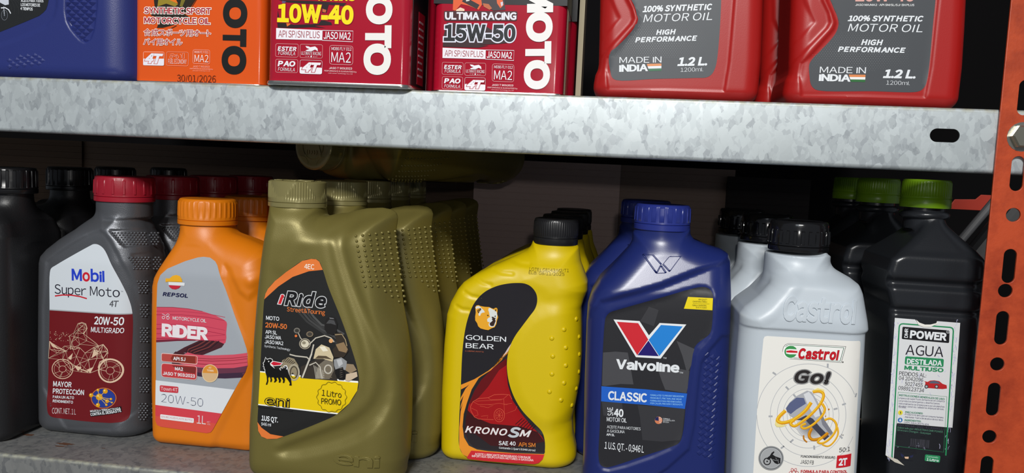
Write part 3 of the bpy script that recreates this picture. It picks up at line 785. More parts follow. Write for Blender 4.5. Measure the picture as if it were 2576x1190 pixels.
for k in range(7):
    b.S((128, 62, 58) if k % 2 else (46, 26, 36), 9, [(640+k*32, 996), (560+k*30, 1040+k*6), (470+k*14, 1080+k*10), (450+k*14, 1120+k*6), (520+k*20, 1150)], 'label')
low = lambda pts: [conv(p) for p in pts]
b.P((74, 36, 44), low([(330, 110), (280, 160), (272, 210), (320, 270), (420, 330), (560, 385), (560, 150)]))
b.P((216, 84, 104), low([(470, 120), (560, 145), (750, 155), (1000, 145), (1148, 128), (1156, 280), (1000, 300), (700, 305), (450, 270), (330, 230), (400, 160)]))
b.P((108, 56, 76), low([(380, 250), (560, 290), (700, 305), (1000, 300), (1153, 275), (1130, 350), (1095, 410), (900, 418), (750, 412), (600, 395), (450, 350)]))
b.P((66, 44, 66), low([(450, 320), (600, 352), (800, 365), (1128, 350), (1095, 410), (900, 420), (750, 414), (600, 396), (460, 350)]))
for yy in (175, 200, 240): b.P((150, 44, 56), low([(480, yy), (750, yy+18), (1000, yy+8), (1152, yy-8), (1152, yy-2), (1000, yy+14), (750, yy+25), (480, yy+8)]))
b.P((226, 230, 235), low([(102, 440), (1012, 550), (862, 824), (97, 724)]))
b.P((218, 68, 80), low([(97, 724), (862, 824), (800, 938), (97, 850)]))
b.P((222, 84, 70), low([(97, 850), (800, 938), (760, 1010), (735, 1040), (690, 1050), (160, 975), (118, 955), (97, 910)]))
# logo
b.P((240, 176, 40), [(217, 275), (262, 276), (300, 245), (340, 236), (380, 248), (403, 280), (410, 318), (250, 312), (217, 318)], 'logo')
b.P((230, 232, 234), [(250, 316), (410, 322), (438, 328), (436, 362), (390, 360), (254, 352)], 'logo')
b.P((200, 42, 62), [(252, 354), (392, 360), (370, 388), (330, 402), (290, 396), (264, 376)], 'logo')
T = b.T
T('REPSOL', 184, 476, 472, 498, 42, (28, 30, 72), b=.04, sh=.2, bk='logo')
T('MOTORCYCLE OIL', 300, 750, 686, 784, 36, WHT, b=.01); T('RIDER', 172, 942, 702, 990, 142, (240, 232, 236), b=.07)
for (x, y) in ((194, 726), (246, 730)): b.RG(WHT, 5, x, y, 15)
b.S(WHT, 5, [(178, 684), (200, 690), (215, 704), (246, 682), (262, 694), (250, 706), (226, 716)])
def pill(pts, fill, edge, w_=6): b.P(edge, b.RR(low(pts), .22)); c = np.mean(pts, 0); b.P(fill, b.RR(low([tuple(c+(np.array(p)-c)*np.array([1-2*w_/abs(pts[1][0]-pts[0][0]), 1-2*w_/abs(pts[3][1]-pts[0][1])])) for p in pts]), .2))
pill([(168, 125), (588, 160), (584, 262), (168, 222)], (190, 78, 72), (236, 196, 190)); pill([(168, 240), (582, 276), (578, 442), (168, 402)], (200, 62, 66), (236, 196, 190))
b.P((140, 52, 40), low([(300, 150), (560, 165), (560, 250), (300, 222), (276, 190)])); b.P((130, 48, 46), low([(290, 270), (570, 290), (560, 365), (430, 345), (330, 300)]))
def TL(s, x0, y0, x1, y1, h, c, **k): p, q = conv((x0, y0)), conv((x1, y1)); T(s, p[0], p[1], q[0], q[1], h, c, **k)
TL('API SJ', 306, 208, 446, 220, 38, WHT, b=.04); TL('MA2', 326, 324, 420, 332, 36, WHT, b=.04); TL('JASO T 903:2023', 186, 376, 556, 412, 36, WHT, b=.04)
c = conv((731, 361)); b.C((236, 214, 176), c[0], c[1], 94, 104, 'label'); b.C((222, 186, 140), c[0], c[1], 86, 96, 'label')
b.P((226, 150, 58), [(c[0]+86*math.cos(a), c[1]+(-8)+88*math.sin(a)) for a in np.linspace(math.pi*1.0-.02, math.pi*2+.08, 20)])
TL('4T', 714, 306, 748, 308, 20, (244, 226, 200), b=.03); TL('TOWN', 694, 336, 770, 342, 20, (244, 226, 200), b=.03)
pill([(152, 496), (366, 515), (364, 588), (152, 570)], (208, 62, 74), (208, 62, 74), 1)
TL('Town 4T', 164, 553, 356, 571, 38, (244, 236, 238)); TL('20W-50', 164, 690, 652, 748, 94, (92, 98, 124), b=-.025)
pill([(158, 830), (546, 878), (543, 932), (158, 884)], (240, 238, 240), (240, 238, 240), 1)
TL('60% RECYCLED PLASTIC BOTTLE', 170, 868, 530, 910, 20, (200, 90, 110)); TL('1L', 578, 936, 682, 948, 92, WHT, b=-.005); TL('NET', 697, 926, 736, 928, 14, (250, 200, 210)); TL('VOL.', 697, 952, 740, 956, 14, (250, 200, 210))
b.finish(); b2 = b
dup(b.root, (b.x0+.0045, b.ym+.072, 0), 'orange oil bottle with orange cap, second in its row, half hidden by the front one')
dup(b.root, (b.x0+.0095, b.ym+.140, 0), 'orange oil bottle, third in its row, only a sliver of its cap showing')

# ---------- 3 olive bottle ----------
OLV = mat('olive_pearl_plastic', (122, 112, 58), .42, .3, bump=.2, bscale=1500)
b = Bottle('oil_bottle', 'olive gold oil bottle with a motorcycle label and dotted grip, front of its row', 'bottle', .000, .060, .0285, (750, 490), group='olive gold oil bottles', rl=.011)
b.view = (610, 430, 1.566); b3 = b
b.outline([(26, 1170), (22, 1130), (28, 1000), (38, 850), (46, 650), (58, 500), (74, 345), (90, 230), (98, 180), (104, 150)],
          [(318, 152), (322, 168), (335, 178), (352, 174), (400, 159), (450, 145), (500, 136), (560, 134), (600, 141), (622, 155), (631, 178), (628, 205), (623, 240), (628, 300), (640, 400), (650, 500), (660, 600), (668, 720), (671, 850), (668, 1000), (662, 1100), (650, 1200)], rb=.012)
OC = mat('olive_cap_plastic', (138, 130, 84), .3, .25)
winf = lambda th, f: 1. if (abs(((th*5/(2*math.pi)) % 1)-.5)*2 < .25+.75*f if False else abs(((th*5/(2*math.pi)) % 1)-.5)*2 > 1.0-f*.0-.0) else 0.
def winf(th, f):
    a = abs(((th*4.5/(2*math.pi)+.28) % 1)-.5)*2      # 0 at window centre
    return 0. if a < .15+.62*f else 1.
cap = cap_px(b, 112, 326, 38, 148, OC, ribs=72, amp=.022, sharp=6, rib0=.34, rib1=.97, ring=.2, bev=.03, skirt=1.02, win=winf)
z_n = zc(b, 215, 152); hn = cap[1]*.97
ht = b.L(560, 134, b.ym)[1]
H0 = [(0, .027), (.012, .030), (ht-.030, .030), (ht-.008, .026), (ht, .020), (z_n+.02, .018)]
# handle: deep diagonal valley between the label field and the dotted grip
b.f_poly([(325, 235), (360, 260), (400, 420), (470, 600), (530, 760), (535, 850), (500, 930), (420, 990), (300, 1035), (120, 1100), (180, 1130), (360, 1090), (480, 1040), (560, 960), (580, 860), (560, 740), (480, 540), (420, 380), (395, 280), (430, 215), (520, 175), (500, 160), (400, 178)], -.0036, .008)
b.f_line([(330, 250), (350, 360), (400, 520), (450, 680), (470, 800), (455, 880), (400, 950), (260, 1010), (140, 1060)], -.0012, .004)
b.f_line([(160, 370), (210, 290), (300, 215), (400, 178), (500, 158)], .0014, .012)
def top_slope(X, Z, H, d2):
    t = sstep((Z-.10)/.05)*sstep((X-.004)/.03); return blur(H*(1-t*(.42-.42*sstep(-d2/.020))), 14)
b.feats.append(top_slope)
b.build(OLV, H0, neck=(cap[0], cap[1]*.95, z_n-.016, cap[2]+.003), k=.008, blurn=8)
dots = MB()
for j in range(7):
    x0_ = 447+26*j-(2 if j > 3 else 0); y0_ = 257-3.2*j
    n = (11, 11, 11, 12, 13, 14, 14)[j]
    for i in range(n):
        y = y0_+(19.8+.25*j)*i; x = x0_+(.28*i*i*.32+2.8*i)*(1-.04*j)
        if j < 2 and i == 10 and j == 0: pass
        c = b.P3(x, y)
        if c is not None: dots.dome(c, .00125, .0013, 8, b.norm(c[0], c[2]))
o = dots.build('grip_dots', OLV, b.root, smooth=True); o['kind'] = 'stuff'
emboss(b, 'eni', 362, 1150, 533, 1172, 48, OLV, .0013, b=.03, bevel=.05)
b.view = (640, 640, 2.479)
og = (232, 124, 58)
lab = [(62, 278), (70, 245), (85, 215), (130, 165), (200, 110), (300, 40), (355, 28), (385, 30), (405, 45), (425, 90), (460, 200), (540, 400), (600, 570), (645, 730), (650, 800), (640, 850), (590, 930), (515, 997), (380, 1060), (178, 1138), (140, 1150), (80, 1150), (45, 1135), (25, 1100), (20, 1040), (25, 935), (36, 730), (48, 500)]
b.P((38, 38, 38), lab, sm='c')
b.P(og, [(62, 280), (70, 245), (85, 215), (130, 165), (200, 110), (300, 40), (355, 28), (385, 30), (405, 45), (427, 96), (340, 105), (240, 140), (150, 200)])
b.P(og, [(20, 1045), (45, 1080), (100, 1120), (180, 1137), (140, 1150), (80, 1150), (45, 1135), (25, 1100)])
for k, g in enumerate((58, 70, 60, 84)):
    b.S((g, g, g), 12, [(250+k*20, 330-k*8), (330+k*14, 420-k*10), (420, 480-k*14), (500, 540-k*26), (560, 600-k*34)], 'picture')
b.P((250, 250, 245), [(36, 727), (646, 790), (647, 803), (36, 735)]); b.P((238, 204, 12), [(36, 734), (647, 802), (640, 850), (590, 930), (520, 992), (25, 934)])
b.P((250, 250, 245), [(25, 932), (522, 990), (515, 998), (25, 939)])
T = b.T
T('4EC', 312, 90, 374, 94, 30, (246, 232, 220), b=.02)
T('i', 150, 308, 182, 312, 66, (214, 40, 50), b=.05, sh=.25, ol=WHT, olw=.05, bk='logo'); T('Ride', 190, 316, 448, 334, 84, BLK, b=.05, sh=.25, ol=(214, 216, 218), olw=.045, bk='logo')
T('Street&Touring', 204, 354, 441, 376, 26, og, b=.01)
T('MOTO', 74, 407, 156, 414, 24, WHT, b=.02); T('20W-50', 69, 454, 204, 466, 30, og, b=.03); T('API SL', 70, 493, 142, 500, 22, WHT, b=.02)
T('JASO MA', 66, 523, 168, 532, 22, WHT, b=.02); T('JASO MA2', 65, 554, 181, 566, 22, WHT, b=.02); T('Synthetic Technology', 63, 576, 224, 600, 13, WHT)
# motorcycle and rider, simplified but drawn from its parts
ch = (196, 190, 176); dk = (58, 52, 46); br = (126, 112, 92)
P = lambda c, p: b.P(c, p, 'picture'); S = lambda c, w_, p: b.S(c, w_, p, 'picture')
P((150, 138, 112), [(165, 700), (175, 660), (215, 640), (250, 650), (275, 690), (280, 760), (262, 772), (240, 735), (225, 755), (205, 720)])
for k in range(6): S(dk, 4, [(182+k*11, 668+k*3), (206+k*10, 640+k*6)])
b.RG((176, 168, 148), 9, 248, 735, 32, 48); b.RG(dk, 5, 248, 735, 22, 36); P(dk, [(290, 700), (420, 640), (490, 680), (520, 800-12), (290, 770)])
P((120, 112, 98), [(400, 690), (450, 650), (492, 668), (500, 720), (470, 776), (380, 778)])
for k in range(8): S(ch, 3, [(372+k*9, 690+k*5), (386+k*7, 772)])
for k in range(6): S(br, 4, [(430, 690+k*14), (486, 700+k*13)])
b.RG(ch, 8, 462, 715, 22, 26)
P((212, 196, 160), [(385, 590), (420, 560), (470, 580), (495, 640), (490, 668), (430, 650), (370, 650)]); P((90, 76, 58), [(400, 630), (450, 632), (488, 655), (440, 648), (380, 648)]); P((244, 236, 214), [(408, 575), (440, 572), (462, 600), (430, 604)])
S(ch, 9, [(300, 768), (330, 690), (358, 620), (372, 560)]); S((230, 226, 214), 3, [(304, 768), (334, 690), (362, 620)]); S(ch, 7, [(345, 690), (385, 672), (412, 700), (424, 774)]); S(ch, 8, [(222, 622), (260, 632), (330, 640), (350, 660)])
S(ch, 5, [(275, 485), (290, 520), (300, 530)]); b.C((120, 116, 108), 268, 474, 20, 18); b.C((60, 58, 54), 268, 474, 13, 11); b.C(br, 348, 496, 22, 18); b.C((70, 66, 60), 348, 496, 15, 12); b.C((230, 120, 60), 262, 507, 8)
b.C((170, 160, 140), 318, 556, 36, 34); b.C((90, 84, 74), 318, 556, 31, 29); b.C((222, 214, 190), 318, 556, 25, 24); b.C((150, 142, 120), 312, 550, 12, 10)
S(ch, 7, [(345, 560), (385, 520), (440, 505), (480, 520), (500, 545)]); b.C((232, 170, 110), 480, 538, 13)
P((34, 32, 32), [(440, 440), (450, 400), (480, 386), (505, 395), (520, 430), (516, 480), (490, 502), (455, 490), (440, 465)]); P((76, 76, 78), [(450, 430), (470, 405), (500, 410), (512, 440), (480, 430)]); P((120, 120, 122), [(470, 392), (496, 396), (500, 402), (474, 400)])
P((56, 48, 40), [(500, 490), (545, 485), (575, 530), (590, 600), (560, 640), (500, 640), (490, 590), (520, 560)]); P((146, 120, 88), [(510, 560), (560, 545), (585, 590), (575, 612), (530, 600)]); S((170, 150, 116), 5, [(505, 500), (548, 496), (570, 530), (580, 570)])
P((148, 150, 152), [(498, 655), (545, 640), (580, 665), (575, 720), (530, 715), (510, 720), (500, 690)]); P((190, 192, 194), [(515, 655), (545, 650), (555, 680), (530, 700)])
P((28, 26, 26), [(510, 715), (555, 700), (565, 740), (560, 782), (530, 780), (505, 740)]); P((150, 130, 104), [(580, 680), (620, 684), (640, 720), (600, 740), (570, 720)]); P((206, 186, 160), [(575, 745), (640, 730), (645, 760), (590, 790), (570, 785)])
for k in range(5): S((120, 112, 100), 2, [(536, 712+k*13), (552, 708+k*13)])
# six-legged dog emblem
L2 = lambda p: ((650-640+p[0]/5.173)*2.479, (880-640+p[1]/5.173)*2.479)
dog = [(105, 95), (120, 125), (160, 110), (190, 125), (188, 145), (160, 170), (165, 195), (190, 215), (215, 235), (260, 250), (290, 250), (320, 240), (350, 230), (372, 210), (388, 250), (405, 310), (430, 370), (436, 420), (440, 458), (408, 458), (418, 430), (400, 400), (370, 360), (345, 350), (352, 385), (345, 420), (325, 428), (330, 395), (305, 352), (290, 355), (302, 390), (292, 418), (272, 422), (276, 395), (258, 352), (240, 362), (250, 390), (228, 415), (208, 420), (222, 390), (205, 350), (178, 352), (186, 385), (178, 410), (162, 415), (166, 380), (150, 340), (134, 360), (136, 400), (122, 445), (104, 450), (120, 400), (116, 340), (100, 290), (96, 245), (84, 240), (88, 215), (72, 210), (82, 190), (74, 170), (90, 150)]
c0 = np.mean(dog, 0); b.P((240, 240, 238), [L2(p) for p in [(100, 88), (125, 115), (162, 102), (196, 120), (194, 150), (172, 172), (225, 240), (290, 262), (350, 215), (378, 200), (395, 250), (412, 330), (330, 330), (110, 310), (92, 292), (90, 250), (78, 248), (80, 220), (66, 215), (74, 192), (66, 168), (84, 146)]], 'logo')
b.P((18, 18, 18), [L2(p) for p in dog], 'logo'); b.S((240, 240, 238), 5, [L2(p) for p in ((300, 262), (285, 240), (305, 225), (325, 240), (345, 205), (372, 200), (386, 225), (372, 250))], 'logo')
b.S((18, 18, 18), 4, [L2(p) for p in ((318, 256), (345, 218), (366, 212), (374, 228), (364, 240))], 'logo')
b.P((240, 240, 238), [L2(p) for p in ((160, 175), (200, 140), (250, 150), (330, 165), (300, 200), (210, 208))], 'logo'); b.P((206, 26, 52), [L2(p) for p in ((170, 175), (205, 148), (245, 156), (318, 172), (290, 192), (210, 200))], 'logo'); b.C((240, 240, 238), *L2((143, 147)), 4, b='logo')
T('eni', 66, 938, 223, 955, 66, BLK, b=.05, ol=None, bk='logo'); b.k += 1; T('eni', 70, 937, 219, 954, 64, (238, 204, 12), b=-.012, bk='logo')
b.P((38, 38, 38), [(25, 943), (240, 968), (240, 975), (25, 950)])
sc_ = []
for k in range(96):
    a = 2*math.pi*k/96; r_ = 1+.045*math.cos(14*a); sc_.append((485+90*r_*math.cos(a), 887+92*r_*math.sin(a)))
b.S((70, 64, 10), 2.2, sc_, 'lettering', closed=True); T('1 Litro', 423, 877, 545, 892, 36, (50, 46, 14)); T('PROMO', 420, 928, 543, 938, 34, (50, 46, 14))
T('1US QT.', 48, 1032, 151, 1046, 31, WHT, b=.04); T('946 ml', 47, 1064, 108, 1070, 20, WHT, b=.01)
b.finish()
for k, (dx, dy, w_) in enumerate(((.0135, .0625, 'second'), (.0165, .1262, 'third'), (.018, .190, 'fourth'), (.0190, .2535, 'fifth'))):
    dup(b.root, (b.x0+dx, b.ym+dy, 0), 'olive gold oil bottle, %s from the front of its row%s' % (w_, ', beside the cardboard' if w_ == 'fifth' else ''))
# bottle lying across the caps
def cap_top_relief(bot, c):
    """ring, five scallops and the little dog moulded on the cap's top"""
    m_ = MB(); z = c[3]; r = c[1]
    def wire(pts, w_, closed):
        V = []; n = len(pts)
        for (x, y) in pts:
            for k in range(5): a = k*1.2566; V.append((x+w_*math.cos(a), y, z+w_*math.sin(a)) if False else (x*(1+w_*math.cos(a)/r), y*(1+w_*math.cos(a)/r), z+w_*math.sin(a)*.8))
        V = [(v[0]+c[0], v[1], v[2]) for v in V]
        m_.add(V, [(i*5+k, i*5+(k+1) % 5, ((i+1) % n)*5+(k+1) % 5, ((i+1) % n)*5+k) for i in range(n if closed else n-1) for k in range(5)])
    wire([(r*.56*math.cos(t), r*.56*math.sin(t)) for t in np.linspace(0, 6.2, 40)], .0005, True)
    for q in range(5):
        a0 = q*1.2566+.3; cx_, cy_ = r*.98*math.cos(a0), r*.98*math.sin(a0); pts = []
        for t in np.linspace(0, 6.283, 40):
            x, y = cx_+r*.34*math.cos(t+a0), cy_+r*.34*math.sin(t+a0)
            if math.hypot(x, y) < r*.86: pts.append((x, y))
        wire(pts, .0005, False)
    o = m_.build('top_relief', OC, bot.root, smooth=True)
    d = np.array(dog, float); d = (d-[256, 275])/400*r*1.0; V = [(c[0]+x, -y, z+.0003) for x, y in d]; n = len(V)
    V += [(x, y, z-.001) for x, y, _ in V]
    m2 = MB(); m2.add(V, [tuple(range(n))]+[(i, (i+1) % n, n+(i+1) % n, n+i) for i in range(n)]); m2.build('top_emblem', OC, bot.root)
cap_top_relief(b, cap)
ly = dup(b.root, (0, 0, 0), 'olive gold oil bottle lying on its side on top of the standing ones')
cw = U(786, 402, .125); ax_ = math.atan2(-.213, -.085)     # direction base -> cap in plan
L_ = b.cap[3]; cxl = b.cap[0]
zr = Vector((math.cos(ax_), math.sin(ax_), 0)); yr = Vector((0, 0, 1)); xr_ = yr.cross(zr)
Mx = Matrix((xr_, yr, zr)).transposed()
org = Vector((cw[0], cw[1], .2375+.0305))-zr*L_-xr_*cxl
ly.matrix_world = Matrix.Translation(org) @ Mx.to_4x4()

# ---------- 4 yellow bottle ----------
YEL = mat('yellow_plastic', (218, 190, 0), .42, bump=.1, bscale=1500)
BCAP = mat('black_cap_plastic', (30, 30, 32), .33)
b = Bottle('oil_bottle', 'yellow oil bottle with black cap and a bear on its label, front', 'bottle', .075, .056, .024, (1400, 590), group='yellow oil bottles', rl=.014)
b.view = (1090, 480, 1.676); b4 = b
b.outline([(33, 1090), (32, 1060), (36, 850), (46, 650), (58, 520), (74, 470), (104, 415), (128, 386), (180, 352), (250, 318), (330, 284), (385, 258), (408, 238), (418, 224)],
          [(612, 236), (622, 290), (640, 340), (652, 378), (651, 415), (636, 450), (626, 485), (628, 560), (628, 680), (620, 790), (603, 880), (588, 945), (592, 1010), (604, 1070), (603, 1130)], rb=.010)
cap = cap_px(b, 422, 613, 116, 232, BCAP, ribs=60, amp=.014, sharp=6, rib0=.36, rib1=.9, ring=.28, bev=.08, skirt=1.0)
z_n = zc(b, 515, 235); z_s = zc(b, 400, 380); hn = cap[1]*.96
b.f_poly([(500, 490), (420, 520), (370, 570), (335, 640), (320, 720), (330, 800), (360, 890), (420, 970), (480, 1000), (560, 980), (660, 900), (680, 560), (640, 480)], .0028, .016, 1)
b.f_poly([(330, 380), (440, 410), (500, 470), (700, 440), (700, 300), (500, 300)], .0012, .012)
for p in ([(175, 372), (240, 398)], [(130, 430), (190, 452)], [(95, 490), (150, 505)], [(250, 335), (330, 352)], [(330, 300), (400, 316)]): b.f_line([p[0], ((p[0][0]+p[1][0])/2, (p[0][1]+p[1][1])/2+5), p[1]], -.0010, .003)
b.build(YEL, [(0, .026), (.01, .0278), (z_s, .0275), (z_s+.015, .0262), (z_n, hn), (.3, hn)], neck=(cap[0], cap[1]*.95, z_n-.015, cap[2]+.003), k=.006, blurn=10)
b.view = (1090, 780, 2.9025)
dm = MB()
for x, y in ((865, 207), (872, 338), (866, 468), (848, 597), (955, 143), (968, 275), (968, 405), (955, 533), (933, 658), (1045, 65), (1064, 195), (1066, 322), (1062, 450), (1044, 573), (1012, 695)):
    c = b.P3(x, y)
    if c is not None: dm.dome(c, .0022, .0011, 12, b.norm(c[0], c[2]))
o = dm.build('grip_bumps', YEL, b.root, smooth=True); o['kind'] = 'stuff'
b.view = (1090, 480, 1.676)
lab = [(262, 404), (300, 394), (345, 389), (385, 391), (412, 404), (433, 432), (438, 462), (430, 495), (405, 530), (375, 570), (345, 612), (322, 660), (311, 720), (316, 790), (338, 862), (375, 925), (425, 978), (458, 1015), (470, 1055), (468, 1108), (452, 1140), (420, 1152), (280, 1146), (150, 1128), (125, 1112), (110, 1080), (108, 1000), (115, 850), (125, 650), (145, 540), (175, 470), (215, 428)]
b.P((40, 38, 42), lab, gloss=1, sm='c')
b.view = (1090, 780, 2.9025); P = lambda c, p, bb='label': b.P(c, p, bb)
og = (240, 150, 44)
P(og, [(570, 248), (545, 300), (500, 365), (420, 440), (340, 490), (240, 560), (202, 580), (202, 546), (300, 505), (400, 445), (480, 380), (540, 320)])
P((216, 200, 196), [(572, 240), (548, 298), (500, 352), (545, 278)])
for o1 in (0, 1, 2):
    P(og, [(330, 495), (280, 525), (235, 575), (200+o1, 640+58*o1), (197, 668+58*o1), (240, 590+22*o1), (290, 535+8*o1)])
P(og, [(400, 440), (330, 500), (280, 580), (245, 680), (222, 760), (214, 850), (225, 930), (260, 990), (320, 1018), (400, 1030), (600, 1045), (815, 1052), (800, 1090), (770, 1120), (640, 1118), (400, 1100), (265, 1085), (215, 1055), (190, 1000), (190, 860), (200, 740), (230, 620), (290, 530)])
P((166, 18, 24), [(535, 352), (536, 440), (545, 545), (580, 660), (640, 750), (720, 850), (790, 920), (812, 960), (815, 1042), (600, 1036), (400, 1020), (300, 1005), (255, 960), (236, 900), (236, 800), (260, 690), (300, 590), (350, 510), (430, 430)])
P((64, 16, 20), [(236, 800), (250, 730), (300, 780), (420, 830), (640, 850), (760, 890), (812, 960), (815, 1042), (600, 1036), (400, 1020), (300, 1005), (255, 960), (236, 900)])
P((40, 34, 38), [(236, 860), (300, 900), (420, 990), (560, 1000), (700, 985), (812, 960), (815, 1042), (600, 1036), (400, 1020), (300, 1005), (255, 960)])
P((104, 14, 20), [(430, 430), (535, 352), (536, 400), (480, 440), (400, 560), (330, 640), (262, 690), (300, 590), (350, 510)])
for k in range(7): b.S((44, 16, 20), 5, [(600+k*18, 835+k*9), (650+k*16, 790+k*9)], 'label')
cr = (226, 96, 70); S = lambda w_, p: b.S(cr, w_, p, 'picture')
S(3, [(272, 705), (290, 668), (330, 645), (400, 640), (445, 618), (500, 615), (556, 618), (575, 650)]); S(2, [(400, 640), (420, 655), (510, 650), (545, 620)]); S(2, [(290, 668), (330, 690), (420, 690), (480, 680), (540, 690)])
S(3, [(272, 705), (275, 735), (300, 780), (330, 795), (440, 800)]); S(2, [(278, 715), (320, 735), (328, 765), (300, 775)]); S(2, [(340, 700), (400, 712), (440, 695), (400, 690)]); S(2, [(515, 650), (520, 760), (600, 730), (612, 700)]); S(2, [(350, 775), (400, 770), (395, 790)])
S(2, [(310, 665), (400, 660), (500, 655)]); S(2, [(520, 690), (575, 680)])
b.RG(cr, 3, 482, 768, 38, 48); b.RG(cr, 2, 482, 768, 26, 34)
for k in range(8): a = k*.785; S(2, [(482, 768), (482+26*math.cos(a), 768+34*math.sin(a))])
T = b.T
T('KRONO', 232, 893, 540, 917, 50, (236, 232, 232), b=.035, sh=.3, ol=(90, 10, 16), olw=.05, bk='logo'); T('S', 545, 928, 640, 932, 76, (200, 204, 210), b=.05, sh=.3, ol=(30, 20, 24), bk='logo'); T('M', 628, 922, 716, 928, 50, (236, 232, 232), b=.035, sh=.3, ol=(90, 10, 16), bk='logo')
T('SAE 40', 478, 984, 602, 989, 30, WHT, b=.03); T('API SM', 623, 994, 746, 1000, 30, (240, 140, 50), b=.01); T('Contenido: 1 Quart (0.946 Litros)', 480, 1010, 746, 1030, 14, WHT, b=.02)
P((214, 42, 52), [(278, 1025), (500, 1042), (810, 1055), (798, 1090), (770, 1118), (735, 1126), (560, 1118), (380, 1104), (262, 1090), (243, 1080)])
T('ACEITE LUBRICANTE MONOGRADO CON BASE', 304, 1057, 711, 1084, 16, (250, 226, 226), b=.03); T('IMPORTADA GRUPO II PARA MOTORES A GASOLINA', 282, 1073, 732, 1104, 16, (250, 226, 226), b=.03)
b.view = (1150, 740, 7.44)
by = (240, 172, 44)
P(by, [(340, 240), (360, 212), (400, 204), (440, 222), (520, 236), (600, 240), (650, 265), (690, 275), (710, 255), (745, 256), (758, 290), (750, 370), (768, 430), (745, 500), (735, 560), (700, 620), (640, 640), (585, 672), (520, 662), (440, 640), (395, 600), (375, 540), (340, 490), (338, 420), (350, 340)], 'logo')
P((226, 230, 228), [(345, 245), (370, 222), (410, 220), (440, 240), (470, 275), (500, 300), (520, 340), (480, 345), (450, 360), (430, 405), (405, 400), (400, 370), (420, 330), (445, 300), (430, 270), (390, 260), (360, 280)], 'logo')
P((52, 34, 30), [(376, 300), (400, 285), (415, 265), (445, 262), (452, 290), (425, 325), (400, 360), (385, 330)], 'logo'); b.RG(by, 7, 412, 300, 16, 26, 'logo')
P((226, 230, 228), [(590, 262), (620, 256), (670, 285), (700, 300), (740, 330), (752, 400), (735, 470), (725, 540), (700, 600), (650, 618), (600, 600), (590, 560), (610, 525), (570, 515), (562, 470), (590, 440), (620, 430), (610, 400), (600, 340), (584, 300)], 'logo')
P((52, 34, 30), [(640, 425), (680, 420), (690, 440), (725, 440), (712, 470), (722, 500), (700, 560), (690, 590), (650, 600), (615, 580), (612, 540), (650, 510), (668, 490), (650, 470), (662, 450)], 'logo')
P((52, 34, 30), [(556, 388), (580, 384), (594, 402), (575, 412)], 'logo'); P((52, 34, 30), [(700, 408), (725, 396), (724, 420), (704, 428)], 'logo'); P((52, 34, 30), [(728, 272), (736, 300), (712, 326), (710, 300)], 'logo')
T('GOLDEN', 160, 850, 918, 890, 92, WHT, b=.01, bk='logo'); T('BEAR', 160, 1002, 686, 1030, 92, WHT, b=.01, bk='logo'); T('LUBRICANTS', 156, 1070, 498, 1090, 22, (196, 104, 74), bk='logo')
b.view = (1090, 530, 4.4075)
for nm, s_, x0, y0, x1, y1 in (('a', 'LOTE:LG8143/M2/T1', 1060, 665, 1500, 685), ('b', 'ELB: 08/11/2025', 1056, 700, 1452, 722)): T(s_, x0, y0, x1, y1, 32, (112, 96, 10), b=-.012, bk='date_stamp')
b.finish()
for k, (dx, dy, lb) in enumerate(((.0015, .060, 'second in its row'), (.0040, .120, 'third in its row'), (.0050, .180, 'rearmost of its row'))):
    dup(b.root, (b.x0+dx, b.ym+dy, 0), 'yellow oil bottle with black cap, %s, behind the front one' % lb)

# ---------- 5 dark blue bottle ----------
BLU = mat('dark_blue_plastic', (30, 42, 104), .30, bump=.05, bscale=1500)
b = Bottle('oil_bottle', 'dark blue oil bottle with red and blue V emblem label, front of two', 'bottle', .030, .070, .018, (1667, 560), group='dark blue oil bottles')
b.view = (1450, 470, 1.653); b5 = b
b.outline([(24, 1240), (28, 1100), (34, 800), (42, 560), (48, 480), (62, 440), (95, 385), (170, 290), (215, 240), (235, 215), (238, 185)],
          [(474, 185), (474, 205), (500, 228), (560, 252), (612, 268), (638, 284), (648, 312), (645, 480), (640, 640), (634, 800), (626, 1000), (618, 1200)])
cap = cap_px(b, 240, 476, 72, 186, mat('blue_cap_plastic', (38, 50, 128), .3), ribs=22, amp=.024, duty=.55, rib0=.34, rib1=.9, ring=.26, bev=.12, skirt=1.01)
z_s = zc(b, 350, 450); z_n = zc(b, 350, 200); hn = cap[1]*.97
b.f_poly([(40, 560), (85, 500), (100, 480), (350, 415), (540, 345), (660, 310), (660, 700), (620, 1300), (0, 1300)], -.0035, .006, 0)
b.f_poly([(112, 560), (130, 525), (300, 480), (500, 418), (560, 422), (578, 460), (572, 590), (548, 640), (498, 690), (485, 760), (455, 990), (440, 1060), (380, 1110), (150, 1190), (92, 1180), (88, 1100)], -.0012, .004, 1)
b.f_poly([(610, 630), (560, 680), (522, 740), (512, 800), (492, 1000), (470, 1100), (380, 1180), (300, 1230), (660, 1230), (660, 640)], -.0020, .004, 0)
b.build(BLU, [(0, .033), (.01, .035), (z_s-.006, .035), (z_s+.006, .0345), (z_n-.002, hn), (.3, hn)], neck=(cap[0], cap[1]*.95, z_n-.018, cap[2]+.003), k=.006, blurn=8)
tx = MB()
for r_ in range(16):
    for c_ in range(3):
        x = 545+c_*24-r_*2.2; y = 700+r_*27+c_*9; c = b.P3(x, y)
        if c is not None: tx.dome(c, .0028, .0006, 4, b.norm(c[0], c[2]))
o = tx.build('grip_texture', BLU, b.root); o['kind'] = 'stuff'
